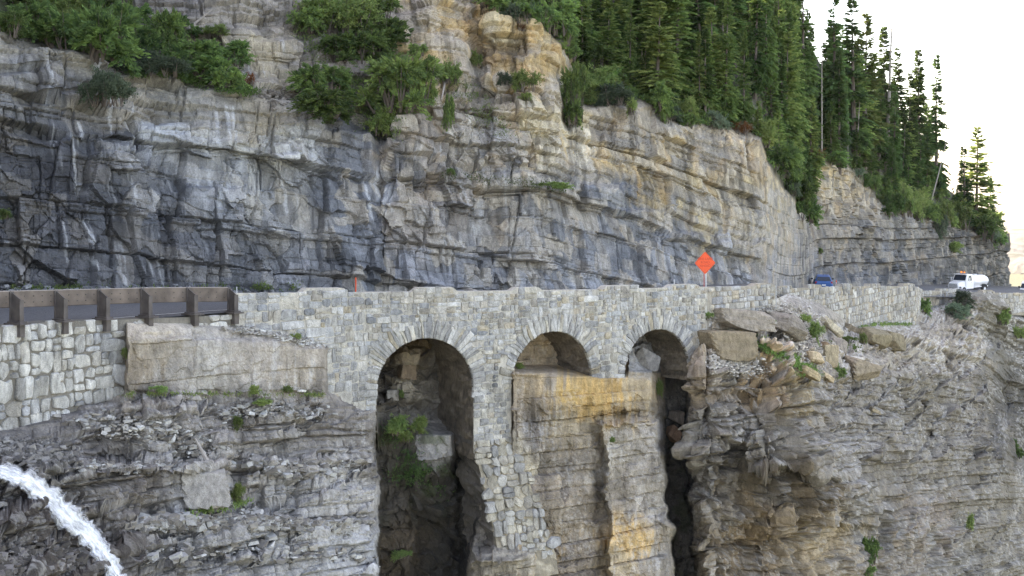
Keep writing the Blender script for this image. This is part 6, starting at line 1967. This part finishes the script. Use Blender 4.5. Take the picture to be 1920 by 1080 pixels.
# blue hatchback ------------------------------------------------------
def build_car():
    cx, cy = 29.6, 134.0
    cz = (HY - 545.0) * 133 / F
    rz = -math.radians(9.5)
    car = thing("parked_car", "blue hatchback seen from behind on the road above the tall retaining wall", "car", (cx, cy, cz), rz)
    def body(bm):
        secs = []
        for y, hw, zb, zt in ((-2.12, .70, .38, .82), (-2.05, .82, .26, .93), (-1.6, .87, .2, .97), (0, .88, .18, .97), (1.2, .87, .18, .93), (1.9, .80, .22, .80), (2.1, .66, .32, .66)):
            zm = zb + (zt - zb) * .62
            secs.append([(-hw * .86, y, zb), (hw * .86, y, zb), (hw, y, zb + .14), (hw, y, zm), (hw * .94, y, zt), (-hw * .94, y, zt), (-hw, y, zm), (-hw, y, zb + .14)])
        loft(bm, secs)
        cab = []
        for y, hb, ht, zt in ((-2.0, .80, .78, .95), (-1.62, .80, .62, 1.36), (-1.1, .81, .60, 1.46), (-.2, .81, .60, 1.49), (.35, .81, .60, 1.44), (1.15, .80, .76, .96)):
            cab.append([(-hb, y, .90), (hb, y, .90), (hb * .98, y, .96), (ht, y, zt - .05), (ht * .86, y, zt), (-ht * .86, y, zt), (-ht, y, zt - .05), (-hb * .98, y, .96)])
        loft(bm, cab)
    B("body", car, M_BLUE, body, smooth=False)
    B("rear_window", car, M_GLASS, lambda bm: quad(bm, [(-.66, -1.995, .99), (.66, -1.995, .99), (.55, -1.655, 1.35), (-.55, -1.655, 1.35)]))
    B("windshield", car, M_GLASS, lambda bm: quad(bm, [(-.68, 1.10, 1.01), (.68, 1.10, 1.01), (.52, .40, 1.43), (-.52, .40, 1.43)]))
    for s in (-1, 1):
        for a, b_, c, d in ((-1.55, -.55, -1.3, -.55), (-.48, .75, -.48, .3)):
            B("side_window", car, M_GLASS, lambda bm: quad(bm, [(s * .805, a, .99), (s * .805, b_, .99), (s * .628, d, 1.38), (s * .628, c, 1.36)]))
        B("tail_light", car, M_RED, lambda bm: box(bm, (s * .70, -2.06, .83), (.2, .09, .2)), bev=.02)
        B("mirror", car, M_BLACK, lambda bm: box(bm, (s * .98, .7, 1.02), (.2, .12, .14)), bev=.03)
        for y in (-1.3, 1.3):
            wheel(car, s * .78, y, .32, .2)
    B("bumper", car, M_BLACK, lambda bm: box(bm, (0, -2.13, .36), (1.45, .1, .16)), bev=.03)
    B("license_plate", car, M_WHITEM, lambda bm: box(bm, (0, -2.15, .60), (.36, .02, .13)))
    B("roof_antenna", car, M_BLACK, lambda bm: cyl(bm, (0, -1.3, 1.46), (0, -1.6, 1.62), .012, n=6))
    B("wiper", car, M_BLACK, lambda bm: box(bm, (.1, -2.0, 1.0), (.5, .02, .02)))
    return car
build_car()

# tanker truck -----------------------------------------------------------
def build_truck():
    Yt = 186.0
    p = at(1808, 551, Yt)
    rz = math.pi - math.radians(47) + 0.0
    tr = thing("tanker_truck", "white tanker truck with amber roof beacon coming round the far bend", "truck", (p.x, p.y, p.z), rz)
    # local: +y is forward
    def hood(bm):
        secs = []
        for y, hw, zb, zt in ((1.2, .88, .85, 1.78), (2.2, .84, .8, 1.72), (2.75, .78, .78, 1.58), (2.86, .70, .8, 1.42)):
            secs.append([(-hw, y, zb), (hw, y, zb), (hw, y, zt - .22), (hw * .82, y, zt), (-hw * .82, y, zt), (-hw, y, zt - .22)])
        loft(bm, secs)
    B("hood", tr, M_WHITEP, hood)
    def cab(bm):
        secs = []
        for y, hw, zb, zt in ((-.55, 1.05, .75, 2.62), (.55, 1.06, .75, 2.70), (.85, 1.05, .75, 2.62), (1.30, 1.02, .75, 1.80)):
            secs.append([(-hw, y, zb), (hw, y, zb), (hw, y, min(1.75, zt)), (hw * .9, y, zt - .08), (hw * .8, y, zt), (-hw * .8, y, zt), (-hw * .9, y, zt - .08), (-hw, y, min(1.75, zt))])
        loft(bm, secs)
    B("cab", tr, M_WHITEP, cab)
    B("windshield", tr, M_GLASS, lambda bm: quad(bm, [(-.88, 1.285, 1.86), (.88, 1.285, 1.86), (.80, .905, 2.54), (-.80, .905, 2.54)]))
    B("sun_visor", tr, M_WHITEP, lambda bm: box(bm, (0, 1.02, 2.66), (1.8, .34, .05)))
    for s in (-1, 1):
        B("side_window", tr, M_GLASS, lambda bm: quad(bm, [(s * 1.07, -.1, 1.8), (s * 1.07, .85, 1.8), (s * .985, .62, 2.48), (s * .985, -.1, 2.48)]))
        B("mirror", tr, M_WHITEM, lambda bm: (box(bm, (s * 1.32, 1.0, 1.95), (.06, .16, .5)), box(bm, (s * 1.2, 1.0, 2.15), (.26, .03, .03))))
        B("fender", tr, M_WHITEP, lambda bm: loft(bm, [[(s * x, 1.98 + .66 * math.cos(a), .62 + .55 * math.sin(a)) for x, _ in ((.8, 0), (1.12, 0))] + [(s * x, 1.98 + .54 * math.cos(a), .62 + .44 * math.sin(a)) for x in (1.12, .8)] for a in np.linspace(0, math.pi, 9)]))
        B("headlight", tr, M_CHROME, lambda bm: box(bm, (s * .92, 2.66, 1.02), (.26, .12, .22)), bev=.03)
        B("door_handle", tr, M_GREY, lambda bm: box(bm, (s * 1.07, .05, 1.55), (.03, .16, .04)))
        wheel(tr, s * .98, 1.98, .52, .28)
        wheel(tr, s * .98, -3.3, .52, .34); 
        B("mud_guard", tr, M_BLACK, lambda bm: loft(bm, [[(s * x, -3.3 + .7 * math.cos(a), .6 + .62 * math.sin(a)) for x in (.78, 1.18)] + [(s * x, -3.3 + .62 * math.cos(a), .6 + .55 * math.sin(a)) for x in (1.18, .78)] for a in np.linspace(.1, math.pi - .1, 9)]))
    def grille(bm):
        box(bm, (0, 2.80, 1.18), (1.16, .12, .62))
    g = B("grille", tr, M_GREY, grille)
    for k in range(5):
        B("slat", g, M_WHITEP, lambda bm: box(bm, (0, 2.885, .93 + k * .125), (1.16, .06, .055)))
    B("bumper", tr, M_GREY, lambda bm: box(bm, (0, 2.92, .62), (2.1, .16, .26)), bev=.03)
    B("chassis", tr, M_BLACK, lambda bm: box(bm, (0, -1.2, .72), (.9, 7.6, .22)))
    def tank(bm):
        secs = []
        for y, k in ((-.78, .8), (-.86, .95), (-1.0, 1), (-4.3, 1), (-4.5, .95), (-4.6, .8)):
            secs.append([(1.1 * k * math.cos(a), y, 1.62 + .78 * k * math.sin(a)) for a in np.linspace(0, 2 * math.pi, 25)[:-1]])
        loft(bm, secs)
    tk = B("tank", tr, M_WHITEP, tank, smooth=True)
    B("tank_hatch", tk, M_WHITEP, lambda bm: cyl(bm, (0, -2.7, 2.36), (0, -2.7, 2.52), .28))
    B("tank_skirt", tk, M_WHITEM, lambda bm: box(bm, (0, -2.6, .92), (2.0, 3.6, .16)))
    bc = B("light_bar", tr, M_GREY, lambda bm: box(bm, (0, .35, 2.78), (.7, .16, .08)))
    B("beacon", bc, M_AMBER, lambda bm: cyl(bm, (.22, .35, 2.82), (.22, .35, 2.98), .10))
    B("beacon", bc, M_AMBER, lambda bm: cyl(bm, (-.22, .35, 2.82), (-.22, .35, 2.94), .08))
    B("hose_reel", tr, M_GREY, lambda bm: cyl(bm, (-.4, -4.85, 1.2), (.4, -4.85, 1.2), .35))
    return tr
build_truck()

# second truck, only its edge in the picture ---------------------------------
def build_second():
    p = at(1930, 556, 215.0)
    v = thing("white_van", "white van just entering at the right edge of the picture", "van", (p.x, p.y, p.z), math.pi - .6)
    def body(bm):
        secs = []
        for y, hw, zb, zt in ((-2.6, .98, .35, 2.3), (.6, .98, .35, 2.35), (1.25, .96, .35, 2.1), (1.7, .95, .35, 1.35), (2.5, .9, .38, 1.15), (2.62, .8, .45, 1.0)):
            secs.append([(-hw, y, zb), (hw, y, zb), (hw, y, zt * .6), (hw * .88, y, zt), (-hw * .88, y, zt), (-hw, y, zt * .6)])
        loft(bm, secs)
    B("body", v, M_WHITEP, body)
    B("windshield", v, M_GLASS, lambda bm: quad(bm, [(-.84, 1.72, 1.40), (.84, 1.72, 1.40), (.78, 1.29, 2.04), (-.78, 1.29, 2.04)]))
    for s in (-1, 1):
        B("mirror", v, M_BLACK, lambda bm: box(bm, (s * 1.15, 1.4, 1.5), (.2, .12, .3)))
        B("headlight", v, M_CHROME, lambda bm: box(bm, (s * .7, 2.56, .9), (.3, .1, .2)))
        for y in (-1.7, 1.8):
            wheel(v, s * .86, y, .36, .24)
build_second()

# orange tube markers -----------------------------------------------------
def marker(px, py, Y, h, label, zroad, r=.055, bands=True):
    p = at(px, py, Y)
    m = thing("tube_marker", label, "road marker", (p.x, p.y, zroad))
    B("tube", m, M_ORANGE, lambda bm: cyl(bm, (0, 0, .05), (0, 0, h), r, r * .9, 12))
    B("base", m, M_BLACK, lambda bm: cyl(bm, (0, 0, 0), (0, 0, .06), .2, .17, 12))
    for zz in (h * .78, h * .6) if bands else ():
        B("reflective_band", m, M_WHITEM, lambda bm: cyl(bm, (0, 0, zz - .04), (0, 0, zz + .04), .058, .058, 12))
    B("cap", m, M_ORANGE, lambda bm: cyl(bm, (0, 0, h), (0, 0, h + .05), r * .9, .02, 12))
marker(1568, 540, 133, 1.0, "orange tube marker with white bands right of the blue car", (HY - 546) * 133 / F)
marker(667, 540, 76.0, 1.05, "thin orange marker post against the dark cliff behind the bridge parapet", (HY - 520) * 76 / F - 1.1, .04, False)
B2 = None
def white_slabs():
    Y = 138.0
    for px, py, w, h, s, lab in ((1514, 537, 16, 16, 5, "white broken slab leaning at the cliff foot left of the blue car, left piece"), (1524, 540, 12, 14, 6, "white broken slab beside the blue car, piece nearest the car")):
        p = at(px, py, Y); rs = random.Random(s)
        ww, hh = w * Y / F, h * Y / F
        me = hull_mesh("white_slab", [(sx * ww / 2 * rs.uniform(.7, 1), sy * .35 * rs.uniform(.6, 1), sz * hh / 2 * rs.uniform(.7, 1)) for sx in (-1, 1) for sy in (-1, 1) for sz in (-1, 1)])
        me.materials.append(M_WHITEM)
        o = bpy.data.objects.new("white_slab", me); COL.objects.link(o); o.location = p; o.rotation_euler = (0, rs.uniform(-.3, .3), .2)
        tag(o, lab, "slab")
white_slabs()
for px, py, Y, lab in ((1264, 530, 82.5, "small pale stake behind the parapet right of the third arch's crown"), (444, 544, 71.5, "small white stake at the cliff foot by the guardrail's end")):
    p = at(px, py, Y)
    o = B("marker_stake", None, M_WHITEM, lambda bm: cyl(bm, (0, 0, -1.2), (0, 0, .18), .03, .02, 8))
    o.location = p; tag(o, lab, "stake")

# ------------------------------------------------------------------ haze over the valley
def build_haze():
    bm = bmesh.new(); box(bm, (0, 0, 2), (15000, 15000, 340))
    m = bpy.data.materials.new("haze"); m.use_nodes = True
    nt = m.node_tree; nt.nodes.remove(nt.nodes["Principled BSDF"])
    v = nt.nodes.new("ShaderNodeVolumePrincipled")
    v.inputs["Color"].default_value = (.95, .97, 1, 1); v.inputs["Density"].default_value = HAZE
    nt.links.new(v.outputs[0], nt.nodes["Material Output"].inputs["Volume"])
    o = bm_obj("haze", bm, m); struct(o, "stuff")
HAZE = 0.00005
build_haze()
